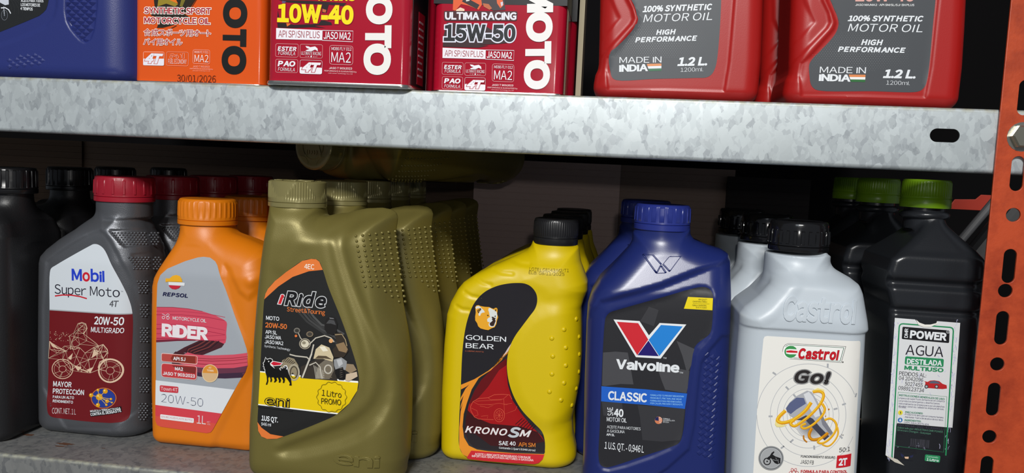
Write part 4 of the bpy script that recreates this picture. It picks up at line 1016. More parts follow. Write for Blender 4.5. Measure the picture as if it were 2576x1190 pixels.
for pg in ([(276, 280), (318, 284), (352, 322), (332, 358)], [(386, 290), (434, 290), (388, 352), (360, 322)], [(352, 328), (372, 358), (334, 360)]):
    pe = [(p[0]+(r2[0]-p[0])*t/6, p[1]+(r2[1]-p[1])*t/6) for p, r2 in zip(pg, pg[1:]+pg[:1]) for t in range(6)]; q = [b.P3(*p) for p in pe]; m_ = MB(); n = len(q); rr = .0008; V = []
    for p in q:
        for k in range(6): a = k*math.pi/3; V.append((p[0]+rr*math.cos(a)*.8, p[1]+rr*math.sin(a)*.5, p[2]+rr*math.cos(a)*.5))
    m_.add(V, [(i*6+k, i*6+(k+1) % 6, ((i+1) % n)*6+(k+1) % 6, ((i+1) % n)*6+k) for i in range(n) for k in range(6)]); m_.build('embossed_emblem', BLU, b.root, smooth=True)
b.view = (1460, 700, 2.4275)
lab = [(148, 280), (155, 245), (180, 215), (230, 198), (480, 128), (700, 68), (755, 61), (790, 70), (812, 100), (815, 140), (804, 320), (790, 350), (760, 375), (715, 410), (692, 450), (682, 510), (655, 700), (625, 970), (605, 1015), (570, 1036), (380, 1100), (200, 1160), (155, 1168), (125, 1155), (112, 1125), (118, 900), (130, 600), (138, 420)]
b.P((42, 42, 46), lab, sm='c'); P = lambda c, p, bb='label': b.P(c, p, bb)
g1 = (74, 74, 78)
P(g1, [(138, 462), (215, 456), (290, 462), (305, 540), (325, 658), (245, 655), (150, 668), (132, 665)]); P(g1, [(460, 520), (600, 560), (668, 575), (658, 680), (650, 712), (520, 690), (500, 640)]); P(g1, [(590, 390), (700, 440), (690, 470), (680, 540), (655, 590), (625, 480)])
P((58, 58, 62), [(130, 765), (255, 770), (262, 860), (140, 850)]); P((56, 56, 60), [(350, 785), (640, 808), (625, 960), (610, 1000), (500, 1010), (380, 1000), (365, 860)]); P((58, 58, 62), [(365, 270), (450, 300), (480, 200), (420, 180)])
P((34, 98, 200), [(128, 669), (400, 688), (655, 714), (641, 808), (380, 782), (126, 762)])
P((238, 214, 20), [(660, 120), (814, 128), (810, 202), (635, 192)])
P((236, 238, 240), [(202, 258), (362, 268), (420, 356), (486, 280), (650, 289), (492, 499), (340, 490)], 'logo'); P((210, 40, 52), [(222, 272), (354, 281), (416, 382), (348, 478)], 'logo'); P((36, 132, 216), [(418, 384), (494, 292), (628, 301), (484, 484)], 'logo'); P((34, 24, 108), [(417, 388), (480, 484), (350, 478)], 'logo')
T = b.T
T('Valvoline', 218, 562, 606, 586, 62, WHT, b=.055, bk='logo'); T('TM', 506, 500, 527, 501, 10, WHT); T('TM', 608, 590, 629, 591, 10, WHT)
T('CLASSIC', 168, 752, 406, 768, 56, WHT, b=.04)
for s_, y in (('FORMULATED TO PREVENT BREAKDOWN', 728), ('FROM HEAT, FRICTION, AND WEAR', 745), ('FORMULADO PARA PREVENIR DAÑOS', 762), ('POR CALOR, FRICCIÓN Y DESGASTE', 778)): T(s_, 428, y, 428+7*len(s_)*.95, y+9, 10, (140, 196, 240), b=.02)
for s_, y in (('HIGH QUALITY', 142), ('CONVENTIONAL FORMULA', 155)): T(s_, 778-6.2*len(s_)*.72, y-2, 778, y, 9, (90, 84, 8), b=.02)
for s_, y in (('FORMULA CONVENCIONAL', 178), ('DE ALTA CALIDAD', 191)): T(s_, 776-6.2*len(s_)*.72, y-2, 775, y, 9, (90, 84, 8), b=.02)
b.S((90, 84, 8), 1.5, [(690, 160), (792, 163)])
T('SAE', 200, 850, 198, 798, 34, WHT, b=.01); T('40', 204, 855, 262, 859, 50, WHT, b=.05); T('MOTOR OIL', 160, 884, 283, 892, 27, WHT, b=.01)
T('ACEITE PARA MOTORES', 162, 926, 368, 940, 18, WHT); T('A GASOLINA', 162, 951, 270, 958, 18, WHT); T('API SL', 158, 972, 209, 976, 15, WHT, b=.03); T('1 U.S. QT. - 0,946 L', 146, 1052, 388, 1078, 44, WHT, b=.01)
b.C((214, 130, 90), 479, 878, 23); b.P((34, 40, 90), [(457, 878), (460, 862), (479, 855), (480, 882)], 'picture')
for k in range(4): b.S((240, 220, 210), 3, [(480+k, 860+k*10), (490, 862+k*10), (500-k, 868+k*9)])
for s_, y in (('FÓRMULA', 872), ('DESARROLLADA', 882), ('EN USA', 892)): T(s_, 507, y, 507+6*len(s_), y+2, 8, WHT)
b.finish()
dup(b.root, (b.x0-.0105, b.ym+.076, 0), 'dark blue oil bottle in shadow, directly behind the front blue one')

# ---------- 6 white bottle ----------
WPL = mat('white_grey_plastic', (192, 201, 209), .38, bump=.08, bscale=1500)
b = Bottle('oil_bottle', 'white oil bottle, glossy black cap, raised script on its shoulder, front of three', 'bottle', .006, .078, .017, (2009, 600), group='white oil bottles')
b.view = (1780, 480, 1.676); b6 = b
b.outline([(55, 1300), (62, 1190), (74, 800), (88, 620), (95, 540), (96, 470), (115, 445), (175, 400), (215, 358), (236, 325), (240, 300), (242, 262)],
          [(516, 262), (524, 275), (522, 310), (530, 326), (575, 350), (620, 376), (650, 402), (662, 440), (676, 560), (678, 588), (668, 604), (660, 760), (645, 960), (630, 1190), (622, 1300)])
GCAP = mat('glossy_black_cap', (22, 22, 24), .12, spec=.6)
cap = cap_px(b, 255, 513, 125, 262, GCAP, ribs=26, amp=.03, duty=.4, rib0=.26, rib1=.70, ring=.20, bev=.25, skirt=1.0)
z_s = zc(b, 400, 500); z_n = zc(b, 380, 265); z_st = b.L(400, 592)[1]; hn = cap[1]*1.06; z_k = zc(b, 380, 330)
b.f_poly([(150, 575), (165, 578), (400, 592), (700, 612), (700, 1400), (-200, 1400), (-200, 560)], -.0016, .0018, 0)
b.f_poly([(320, 300), (420, 320), (400, 400), (250, 560), (150, 570), (120, 540)], .0016, .010, 1)
b.build(WPL, [(0, .037), (.01, .039), (z_s-.002, .039), (z_s+.022, .0345), (z_k, hn+.002), (z_n-.001, hn), (.4, hn)], neck=(cap[0], cap[1]*1.07, z_n-.024, z_n), k=.006, blurn=8)
emboss(b, 'Castrol', 322, 540, 628, 556, 92, WPL, .0010, b=.06, sh=.18, name='raised_script', bevel=.05)
lw = (238, 236, 230)
lab = [(237, 628), (242, 617), (252, 614), (450, 626), (645, 638), (653, 642), (655, 652), (650, 760), (640, 960), (630, 1190), (626, 1300), (186, 1300), (194, 1190), (212, 900), (226, 740)]
b.P(lw, lab)
b.view = (1840, 840, 3.4)
cxr, cyr = 660, 700
b.hold(True)
for (r1, r2, k) in ((440, 440, 0), (325, 350, 1), (265, 282, 2), (215, 226, 3), (180, 188, 4), (152, 158, 5), (130, 134, 6), (110, 112, 7), (92, 94, 8)):
    off = (0, 0) if k else (0, 0)
    for a0, a1 in ((0, 360),):
        pts = []
        for i in range(97):
            a = 2*math.pi*i/96; x = cxr+r1*math.cos(a); y = cyr+r2*math.sin(a)
            if x > 1078-(y-500)*.05 or x < 232-(y-500)*.06 or y > 1320:
                if len(pts) > 1: b.S((190, 192, 196), 5-k*.2, pts, 'label')
                pts = []
            else: pts.append((x, y))
        if len(pts) > 1: b.S((190, 192, 196), 5-k*.2, pts, 'label')
for (x, y, a) in ((370, 342, .6), (828, 275, 1.6), (480, 467, .8), (338, 710, 0), (968, 606, 2.8), (895, 646, 2.9), (440, 975, 2.5), (520, 920, 2.4), (712, 978, 1.5), (942, 888, .8), (545, 535, .9), (1080, 538, 1.9)):
    b.S((172, 174, 178), 15, [(x-17*math.cos(a), y-17*math.sin(a)), (x+17*math.cos(a), y+17*math.sin(a))], 'label')
b.hold(False)
P = lambda c, p, bb='picture': b.P(c, p, bb)
fr = lambda g: [(440+g, 148), (446+g, 118+g*.5), (462+g*.7, 96+g), (490, 84+g), (985-g*1.6, 110+g), (945-g, 250-g), (505, 218-g), (470+g*.6, 205-g), (448+g, 180)]
P((60, 60, 60), fr(0), 'logo'); P((244, 244, 240), fr(3), 'logo'); P((70, 110, 90), fr(10), 'logo'); P((244, 244, 240), fr(14), 'logo')
b.C((250, 250, 248), 505, 158, 62, 58, 'logo'); b.C((60, 150, 82), 510, 157, 54, 52, 'logo'); P((244, 244, 240), [(470, 138), (500, 132), (566, 136), (568, 178), (500, 178), (470, 172)], 'logo'); P((206, 30, 44), [(472, 148), (510, 144), (568, 150), (568, 166), (510, 164), (474, 162)], 'logo')
b.P((60, 150, 82), [(478, 122), (500, 108), (530, 106), (552, 120), (562, 134), (500, 130)], 'logo')
T = b.T
T('Castrol', 576, 216, 924, 228, 92, (200, 24, 38), b=.05, sh=.2, ol=(120, 20, 30), olw=.02, bk='logo'); b.C((60, 60, 60), 957, 245, 6, b='logo')
T('Go!', 540, 424, 850, 436, 118, (44, 40, 40), b=.05, sh=.22, ol=(150, 150, 150), olw=.06, bk='logo')
# piston in a swirl of oil
for k in range(6): b.C((204-k*14, 204-k*14, 206-k*14), 690, 790, 130-k*14, 110-k*14)
P((176, 178, 184), [(466, 640), (500, 590), (560, 535), (650, 488), (690, 500), (740, 580), (800, 740), (872, 860), (800, 915), (740, 850), (640, 745), (560, 740), (500, 700)])
P((92, 100, 136), [(470, 640), (500, 595), (560, 548), (622, 552), (640, 600), (560, 650), (510, 690), (480, 670)]); P((220, 222, 226), [(620, 520), (665, 498), (700, 540), (740, 620), (770, 700), (720, 720), (660, 620)]); P((66, 66, 80), [(560, 740), (640, 700), (700, 730), (760, 800), (840, 880), (800, 915), (740, 850), (640, 745)]); P((130, 130, 140), [(740, 600), (760, 640), (800, 740), (872, 850), (850, 870), (780, 780)])
oil = (232, 160, 20); o2 = (246, 206, 50); o3 = (196, 122, 16)
S = lambda c, w_, p: b.S(c, w_, p, 'picture')
def curl(c, w_, pts): S(c, w_, chaikin_open(pts)); S(o2 if c == oil else oil, w_*.35, [(x-w_*.12, y-w_*.15) for x, y in chaikin_open(pts)])
def chaikin_open(p, n=3):
    for _ in range(n):
        q = [p[0]]
        for a, c in zip(p[:-1], p[1:]): q += [(.75*a[0]+.25*c[0], .75*a[1]+.25*c[1]), (.25*a[0]+.75*c[0], .25*a[1]+.75*c[1])]
        p = q+[p[-1]]
    return p
P((240, 226, 150), [(375, 780), (380, 740), (420, 720), (430, 780), (480, 785), (430, 802), (390, 800)]); P((240, 226, 150), [(690, 490), (740, 466), (795, 480), (800, 520), (770, 500)])
curl(oil, 30, [(465, 660), (410, 710), (390, 750), (440, 770), (540, 740), (640, 660), (685, 590)]); curl(oil, 24, [(700, 500), (760, 490), (800, 520), (770, 600), (680, 700), (600, 760), (540, 800), (500, 770), (540, 740)])
curl(oil, 20, [(780, 600), (810, 650), (770, 720), (690, 790), (620, 820), (590, 790), (640, 770)]); curl(o3, 26, [(690, 810), (660, 870), (690, 915), (770, 900), (830, 850)]); curl(oil, 18, [(800, 740), (850, 720), (900, 760), (905, 820), (850, 900), (780, 945), (730, 930), (780, 890)]); curl(oil, 13, [(910, 800), (920, 860), (880, 930), (830, 970), (780, 950)])
S(o3, 12, chaikin_open([(620, 870), (620, 905), (650, 930)])); b.C(o3, 836, 648, 7); b.C(o3, 808, 706, 5)
T('50:1', 924, 1015, 1024, 1010, 38, (44, 44, 46), b=.0, sh=.15); T('TM', 938, 874, 962, 876, 14, (90, 90, 90))
T('FUNCIONAMIENTO SEGURO', 596, 1060, 890, 1070, 20, (56, 56, 58), b=.02, sh=.15); T('JASO FB', 592, 1112, 706, 1120, 34, (56, 56, 58), sh=.1)
b.P((206, 30, 42), [(908, 1044), (1038, 1036), (1030, 1142), (898, 1150)], 'picture'); T('2T', 920, 1132, 1000, 1130, 66, WHT, b=.06, sh=.12)
for k, c in enumerate(((150, 152, 154), (110, 112, 114), (196, 198, 200), (168, 170, 172))): b.C(c, 341, 1066, (108, 100, 92, 88)[k], (104, 96, 88, 84)[k], n=40)
b.RG((28, 28, 30), 9, 307, 1094, 28, 28); b.C((28, 28, 30), 307, 1094, 7)
P((28, 28, 30), [(300, 1068), (330, 1045), (345, 1020), (365, 1006), (370, 1016), (354, 1034), (376, 1050), (422, 1066), (420, 1110), (395, 1118), (372, 1108), (356, 1088), (340, 1066), (318, 1082)]); b.S((168, 170, 172), 4, [(352, 1078), (396, 1088), (380, 1062)]); b.S((168, 170, 172), 3, [(400, 1076), (404, 1110)])
T('FÓRMULA PARA CONTROL', 596, 1192, 998, 1196, 26, (200, 40, 50), b=.03); 
for a in (0, 1.05, 2.1): b.S((200, 40, 50), 3, [(536+40*math.cos(t)*math.cos(a)-14*math.sin(t)*math.sin(a), 1188+40*math.cos(t)*math.sin(a)+14*math.sin(t)*math.cos(a)) for t in np.linspace(0, 6.28, 25)])
b.finish()
dup(b.root, (b.x0-.0085, b.ym+.081, 0), 'white oil bottle with black cap, second of three, its neck beside the front cap')
dup(b.root, (b.x0-.0175, b.ym+.163, 0), 'white oil bottle with black cap, rearmost of three, deep in shadow')

# ---------- 7 black bottle, green cap ----------
BPL = mat('dusty_black_plastic', (34, 36, 40), .28, bump=.15, bscale=900)
b = Bottle('water_bottle', 'black ribbed bottle with lime green cap and white paper label, front of three', 'bottle', .028, .072, .014, (2331, 520), group='black bottles with green caps', rl=.005)
b.view = (2100, 400, 1.506); b7 = b
b.outline([(88, 1300), (95, 1190), (102, 900), (106, 700), (108, 620), (102, 560), (110, 500), (100, 455), (100, 385), (112, 345), (180, 296), (230, 258), (258, 228), (272, 212), (278, 196)],
          [(432, 196), (436, 214), (452, 248), (500, 300), (548, 350), (566, 378), (573, 405), (570, 455), (560, 474), (550, 484), (562, 500), (565, 540), (558, 572), (546, 590), (552, 700), (548, 900), (538, 1190), (530, 1300)])
LIME = mat('lime_green_cap', (116, 158, 24), .32, spec=.5)
cap = cap_px(b, 254, 438, 78, 186, LIME, ribs=54, amp=.014, sharp=6, rib0=.42, rib1=.92, ring=.36, bev=.10, skirt=1.035)
z = lambda y: b.L(350, y)[1]; z_n = zc(b, 350, 205); hn = cap[1]*.82
H_ = .036
b.build(BPL, [(0, H_-.002), (.01, H_), (z(640), H_-.001), (z(592), H_-.0005), (z(586), H_-.004), (z(578), H_-.004), (z(566), H_), (z(496), H_), (z(486), H_-.004), (z(470), H_-.0045), (z(455), H_), (z(375), H_), (z(355), H_-.004), (z_n+.0, hn), (.4, hn)], neck=(cap[0], hn, z_n-.012, cap[2]+.006), k=.004, blurn=5)
cx_, cr_, cz0, cz1 = cap
nk = MB(); V = []; pr = [(.86, 0), (1.0, .0015), (1.02, .003), (1.0, .0045), (.86, .006)]
for (rr, dz) in pr:
    for i in range(48): a = 2*math.pi*i/48; V.append((cx_+cr_*rr*math.cos(a), cr_*rr*math.sin(a), cz0-.0085+dz))
nk.add(V, [(k*48+i, k*48+(i+1) % 48, (k+1)*48+(i+1) % 48, (k+1)*48+i) for k in range(4) for i in range(48)]); nk.build('neck_ring', BPL, b.root, smooth=True)
b.view = (2220, 780, 2.9045); b.flat = b.surf(0, .12)-.0001
P = lambda c, p, bb='label': b.P(c, p, bb)
P((222, 224, 226), [(92, 58), (240, 70), (262, 98), (300, 116), (345, 118), (395, 104), (400, 82), (570, 95), (530, 640), (490, 1172), (160, 1136), (90, 1110), (24, 1062), (60, 560)])
R3 = random.Random(5)
def wisp(x, y):
    a = R3.random()*6.28; pts = [(x, y)]
    for _ in range(5): a += R3.uniform(-.9, .9); x += 3.2*math.cos(a); y += 8*math.sin(a); pts.append((x, y))
    b.S((190, 190, 222), 1.6+R3.random()*2, pts, 'label')
b.hold(True)
for k in range(60):
    t_ = R3.random(); y = 80+t_*1030
    for x in (94-68*t_+R3.uniform(4, 30), 563-80*t_-R3.uniform(2, 28)): wisp(x, y)
for k in range(34): wisp(R3.uniform(130, 470), R3.uniform(230, 620))
for k in range(20): wisp(R3.uniform(100, 420), R3.uniform(1000, 1110))
b.hold(False)
gr = (44, 142, 92)
fo = lambda g: b.RR([(122+g, 96+g), (524-g, 126+g), (462-g, 1150-g), (66+g, 1098-g)], .07)
# green frame as a stroke
ring_ = fo(3); b.S(gr, 10, ring_, 'label', closed=True)
b.S(gr, 3, [(116, 600), (472, 634), (448, 1040), (94, 994)], 'label', closed=True)
P((28, 28, 32), b.RR([(148, 122), (492, 150), (488, 242), (142, 212)], .1), 'logo'); T = b.T
T('POWER', 200, 206, 466, 226, 62, WHT, b=.06, bk='logo'); T('DMR', 186, 204, 190, 136, 26, WHT, b=.03, bk='logo'); b.RG(WHT, 2, 480, 160, 11); T('R', 475, 166, 485, 167, 11, WHT)
T('AGUA', 168, 326, 444, 344, 78, (34, 32, 42), b=.0)
P(gr, b.RR([(168, 338), (450, 358), (446, 418), (163, 396)], .2)); T('DESTILADA', 178, 394, 434, 410, 42, WHT, b=.04); T('MULTIUSO', 160, 436, 446, 456, 32, gr, b=.05)
dkk = (40, 38, 46)
T('PEDIDOS AL:', 122, 476, 320, 492, 30, dkk); T('04 2042096', 120, 510, 297, 526, 30, dkk); T('5027455', 164, 552, 294, 564, 30, dkk); T('0989123734', 115, 582, 303, 602, 30, dkk)
P((190, 40, 44), [(306, 520), (330, 526), (350, 516), (380, 514), (415, 520), (440, 540), (470, 550), (472, 574), (440, 578), (330, 570), (310, 556), (316, 530)], 'picture'); P((90, 100, 120), [(340, 532), (356, 520), (385, 518), (410, 526), (425, 540), (350, 536)], 'picture')
for x in (322, 396): b.C((60, 60, 66), x, 560, 14); b.C((180, 180, 186), x, 560, 8)
tg = (96, 150, 126); tb = (120, 116, 140)
T('INSTRUCCIONES GENERALES DE USO:', 122, 628, 456, 658, 15, tg, b=.03)
for s_, y, x1 in (('Limpieza de superficies domésticas en conjunto', 648, 456), ('con productos detergentes y desinfectantes.', 668, 420), ('Adicionalmente se emplea para uso en planchas', 688, 454), ('de vapor, baterías, radiadores, limpia parabrisas,', 706, 450), ('turbinas.', 714, 174)): T(s_, 118, y, x1, y+(x1-118)*.075, 13, tb)
b.C((236, 222, 60), 132, 750, 17); T('!', 129, 760, 136, 760, 20, dkk, b=.04); b.C((60, 120, 190), 130, 804, 17); P(WHT, [(130, 792), (138, 808), (130, 816), (122, 808)], 'picture')
T('PRECAUCIONES:', 166, 752, 296, 762, 14, tg, b=.03); T('- Producto no apto para el consumo humano.', 158, 766, 448, 792, 13, tb); T('- Mantener fuera del alcance de los niños.', 158, 786, 446, 810, 13, tb)
T('INGREDIENTES:', 162, 810, 282, 820, 14, tg, b=.03); T('- 100% AGUA DESTILADA.', 152, 826, 342, 844, 14, tb)
T('NSO: ARCSA - 2021 - 6.1.40000111', 112, 846, 448, 878, 15, (70, 70, 84), b=.02); T('Elaborado por: INDUSTRIAS DMR POWER.', 110, 864, 444, 898, 14, tg); T('Dirección: Chongón - Guayaquil.', 108, 882, 354, 910, 14, tg); T('P.V.P.:', 108, 908, 152, 914, 12, dkk); T('Lote:', 276, 928, 314, 932, 12, dkk)
x = 206; b.hold(True)
while x < 342:
    w_ = R3.choice((2, 3, 5)); b.P((70, 70, 78), [(x, 938+(x-206)*.1), (x+w_, 938+(x-206)*.1), (x+w_-4, 998+(x-206)*.1), (x-4, 998+(x-206)*.1)], 'picture'); x += w_+R3.choice((2, 3, 4))
b.hold(False); T('7861000232416', 192, 1000, 336, 1016, 11, dkk); T('DISTRIBUIDO POR:', 120, 1016, 244, 1036, 13, dkk, b=.02); T('KENNY & ASOCIADOS', 110, 1034, 250, 1054, 14, dkk, b=.02)
P((40, 44, 76), [(132, 1045), (158, 1062), (150, 1080), (134, 1066)], 'picture'); P((40, 44, 76), [(198, 1066), (226, 1058), (222, 1074), (204, 1082)], 'picture'); P((226, 190, 160), [(160, 1072), (192, 1072), (190, 1088), (166, 1086)], 'picture')
T('Calidad', 130, 1098, 174, 1101, 9, dkk); T('Garantía', 184, 1102, 224, 1105, 9, dkk)
P(gr, b.RR([(312, 1054), (424, 1066), (418, 1116), (307, 1102)], .2)); T('Contenido:', 322, 1076, 408, 1084, 13, (200, 240, 220)); T('1 Litro', 322, 1100, 410, 1110, 20, WHT, b=.04)
# peeled lower left corner
P((206, 200, 186), [(24, 1062), (60, 1074), (110, 1092), (160, 1136), (90, 1112)]); P((240, 238, 230), [(246, 70), (270, 92), (310, 106), (350, 106), (392, 96), (400, 84), (404, 100), (350, 124), (300, 124), (262, 108)])
b.finish()
dup(b.root, (b.x0-.0067, b.ym+.090, 0), 'black bottle with lime green cap, second of three, in shelf shadow')
dup(b.root, (b.x0-.003, b.ym+.182, 0), 'black bottle with lime green cap, rearmost of three, only its dull cap visible')

# ---------- 8 black square bottles at the far left ----------
JB = mat('plain_black_plastic', (26, 26, 28), .42, bump=.3, bscale=700)
b = Bottle('jug', 'plain black square bottle at the left edge, nearest of the black ones', 'bottle', .016, .082, .014, (45, 480), group='plain black bottles at the left')
b8 = b
xr_ = -.4415-b.x0; xl_ = xr_-.110; zt = .208
b.out = [(xl_+.002, 0), (xl_, .006), (xl_, zt-.03), (xl_+.004, zt-.018), (xl_+.014, zt-.010), (xr_-.014, zt-.010), (xr_-.004, zt-.018), (xr_, zt-.03), (xr_, .006), (xr_-.002, 0)]
bc = (-.4655-b.x0, .0205, .214, .2365)
b.build(JB, [(0, .040), (zt-.03, .041), (zt-.012, .036), (zt, .03)], neck=(bc[0], .0175, .18, .219), k=.014, blurn=8)
cap_mesh('cap', (bc[0], 0), bc[2], bc[3], bc[1], mat('black_ribbed_cap', (20, 20, 22), .3), b.root, ribs=24, amp=.03, duty=.4, rib0=.25, rib1=.9, ring=.2)
dup(b.root, (b.x0-.010, b.ym+.089, 0), 'plain black square bottle with dusty shoulder, second one back at the left')
dup(b.root, (b.x0-.022, b.ym+.178, 0), 'plain black bottle, third one back at the left, only its cap rim shining')
dup(b.root, (b.x0-.012, b.ym+.266, 0), 'plain black bottle at the back left, its cap top between grey and red caps')

# ================= upper shelf =================
def tin(label, x0, x1, yf, D, zh, mfront, r=.007, group=None, rim=True):
    t = thing('oil_tin', label, 'tin', ((x0+x1)/2, yf+D/2, SH), group)
    w_ = (x1-x0)/2; d = D/2
    def ring(e, z, n=7):
        V = []
        for (sx, sy, a0) in ((1, 1, 0), (-1, 1, 90), (-1, -1, 180), (1, -1, 270)):
            for i in range(n+1):
                a = math.radians(a0+90*i/n); V.append((sx*(w_-r)+(r+e)*math.cos(a), sy*(d-r)+(r+e)*math.sin(a), z))
        return V
    def loft(name, prof, m, cb=True, ct=True):
        V = []; [V.extend(ring(e, z)) for e, z in prof]; n = 32; Fc = []
        for k in range(len(prof)-1):
            for i in range(n): Fc.append((k*n+i, k*n+(i+1) % n, (k+1)*n+(i+1) % n, (k+1)*n+i))
        if cb: Fc.append(tuple(range(n))[::-1])
        if ct: Fc.append(tuple(range((len(prof)-1)*n, len(prof)*n)))
        o = mesh_obj(name, V, Fc, m, t, smooth=True); o.data.set_sharp_from_angle(angle=math.radians(35)); return o
    loft('body', [(-.0003, .0022), (0, .004), (0, zh-.004), (-.0003, zh-.002)], mfront)
    SIL = mat('bright_tin_rim', (214, 212, 204), .22, 1.0)
    loft('bottom_rim', [(0, 0), (.0013, .0004), (.0017, .0016), (.0013, .003), (.0, .0034)], SIL)
    loft('top_rim', [(.0, zh-.003), (.0014, zh-.0026), (.0017, zh-.001), (.0012, zh), (-.002, zh), (-.003, zh-.003)], SIL)
    cap_mesh('cap', (w_*.55, 0), zh-.003, zh+.022, .021, BCAP, t, ribs=30, amp=.02, ring=.2)
    m_ = MB(); m_.box(-w_*.75, w_*.05, -.006, .006, zh+.014, zh+.017); m_.box(-w_*.75, -w_*.75+.004, -.006, .006, zh-.003, zh+.015); m_.box(w_*.05-.004, w_*.05, -.006, .006, zh-.003, zh+.015); m_.build('handle', BCAP, t)
    return t
class Panel(Bottle):
    """flat printed face at y = yf of an existing thing"""
    def __init__(s, root, yf, view):
        s.root = root; s.yf = yf; s.ym = root.location[1]; s.x0 = root.location[0]; s.z0 = root.location[2]; s.view = view; s.buckets = {}; s.k = 0; s.flat = yf-s.ym
OT = mat('orange_tin_paint', (226, 88, 22), .22, spec=.5, coat=.5)
RT = mat('crimson_tin_paint', (172, 18, 44), .2, spec=.5, coat=.5)
def badge(b, x, y, w_, h_, col=(244, 190, 190)): b.S(col, 3, b.RR([(x, y), (x+w_, y+h_*.04), (x+w_-3, y+h_), (x-3, y+h_*.96)], .14), 'lettering', closed=True)
# orange tin
xo0, xo1 = U(335, 100, .030)[0], U(664, 100, .030)[0]
t_o = tin('orange oil tin with black vertical letters and red Japanese writing', xo0, xo1, .030, .056, .178, OT)
b = Panel(t_o, .030, (330, 0, 5.409)); T = b.T
P = lambda c, p, bb='picture': b.P(c, p, bb); LET = (20, 22, 22)
P((40, 34, 26), [(310, 0), (860, -140), (900, -60), (830, 70), (720, 190), (820, 250), (620, 330), (430, 380), (350, 380), (400, 250), (270, 210), (320, 90)]); P((150, 130, 40), [(380, -60), (520, -40), (640, 60), (600, 90), (480, 50), (360, 90)]); P((230, 120, 30), [(520, 0), (600, -30), (640, 50), (590, 30)]); P((120, 110, 40), [(700, -60), (760, -50), (700, 90), (660, 90)])
for k in range(5): b.S((60, 40, 24), 5, [(640+k*30, 240-k*8), (820+k*30, 40-k*30)]); 
b.S((60, 34, 20), 8, [(540, 390), (620, 350)])
RD = (168, 26, 44)
T('SYNTHETIC SPORT', 182, 184, 1088, 196, 76, RD, b=.03, ol=(244, 238, 230), olw=.085); T('MOTORCYCLE OIL', 182, 320, 1078, 332, 76, RD, b=.03, ol=(244, 238, 230), olw=.085)
T('合成スポーツ用オート', 178, 478, 1088, 492, 68, RD, b=.012, ol=(244, 238, 230), olw=.06); T('バイ用オイル', 172, 606, 700, 612, 68, RD, b=.012, ol=(244, 238, 230), olw=.06)
def vert(b, s_, x, y0, y1, h, col, bb=.06): b.T(s_, x, y0, x-3, y1, h, col, b=bb, bk='lettering')
vert(b, 'O', 1258, 10-30, 378, 310, LET, .075); vert(b, 'T', 1250, 392, 560+70, 310, LET, .075); vert(b, 'O', 1240, 622, 1010, 316, LET, .075)
b.P((244, 190, 170), b.RR([(168, 702), (456, 706), (452, 896), (166, 890)], .12), 'lettering'); b.P((226, 88, 22), b.RR([(174, 708), (450, 712), (449, 800), (172, 798)], .08), 'lettering'); b.P((232, 230, 240), b.RR([(170, 798), (452, 800), (450, 894), (168, 888)], .12), 'lettering')
T('4T', 192, 862, 436, 872, 128, (232, 230, 240), b=.07, sh=.3, ol=(200, 70, 24), olw=.04)
badge(b, 486, 704, 298, 196, (244, 180, 160)); T('FUEL ECONOMY', 508, 866, 760, 872, 56, (244, 210, 200), b=.0)
for x in (548, 634): b.RG((244, 190, 170), 4, x, 778, 17, 19)
b.S((244, 190, 170), 4, [(536, 740), (580, 735), (600, 752), (640, 736), (600, 770), (560, 760)]); b.S((244, 190, 170), 4, [(700, 795), (702, 730), (732, 730), (732, 795)], closed=True); b.S((244, 190, 170), 4, [(672, 735), (690, 760), (690, 790)])
badge(b, 848, 676, 228, 198, (246, 200, 190)); T('M086 FLY 011', 866, 724, 1056, 728, 28, (250, 214, 204), b=.0); T('MA2', 868, 845, 1056, 850, 90, (250, 226, 220), b=.0)
T('JASO T 903:2023', 846, 918, 1072, 922, 22, (250, 190, 170)); T('PERFORMANCE IS GUARANTEED by', 804, 942, 1118, 952, 14, (250, 190, 170)); T('Lubrication Technology Co., Ltd', 842, 968, 1078, 972, 10, (250, 190, 170))
T('30/01/2026', 628, 1110, 1156, 1124, 86, (70, 26, 14), b=-.01, bk='date_stamp'); b.finish()
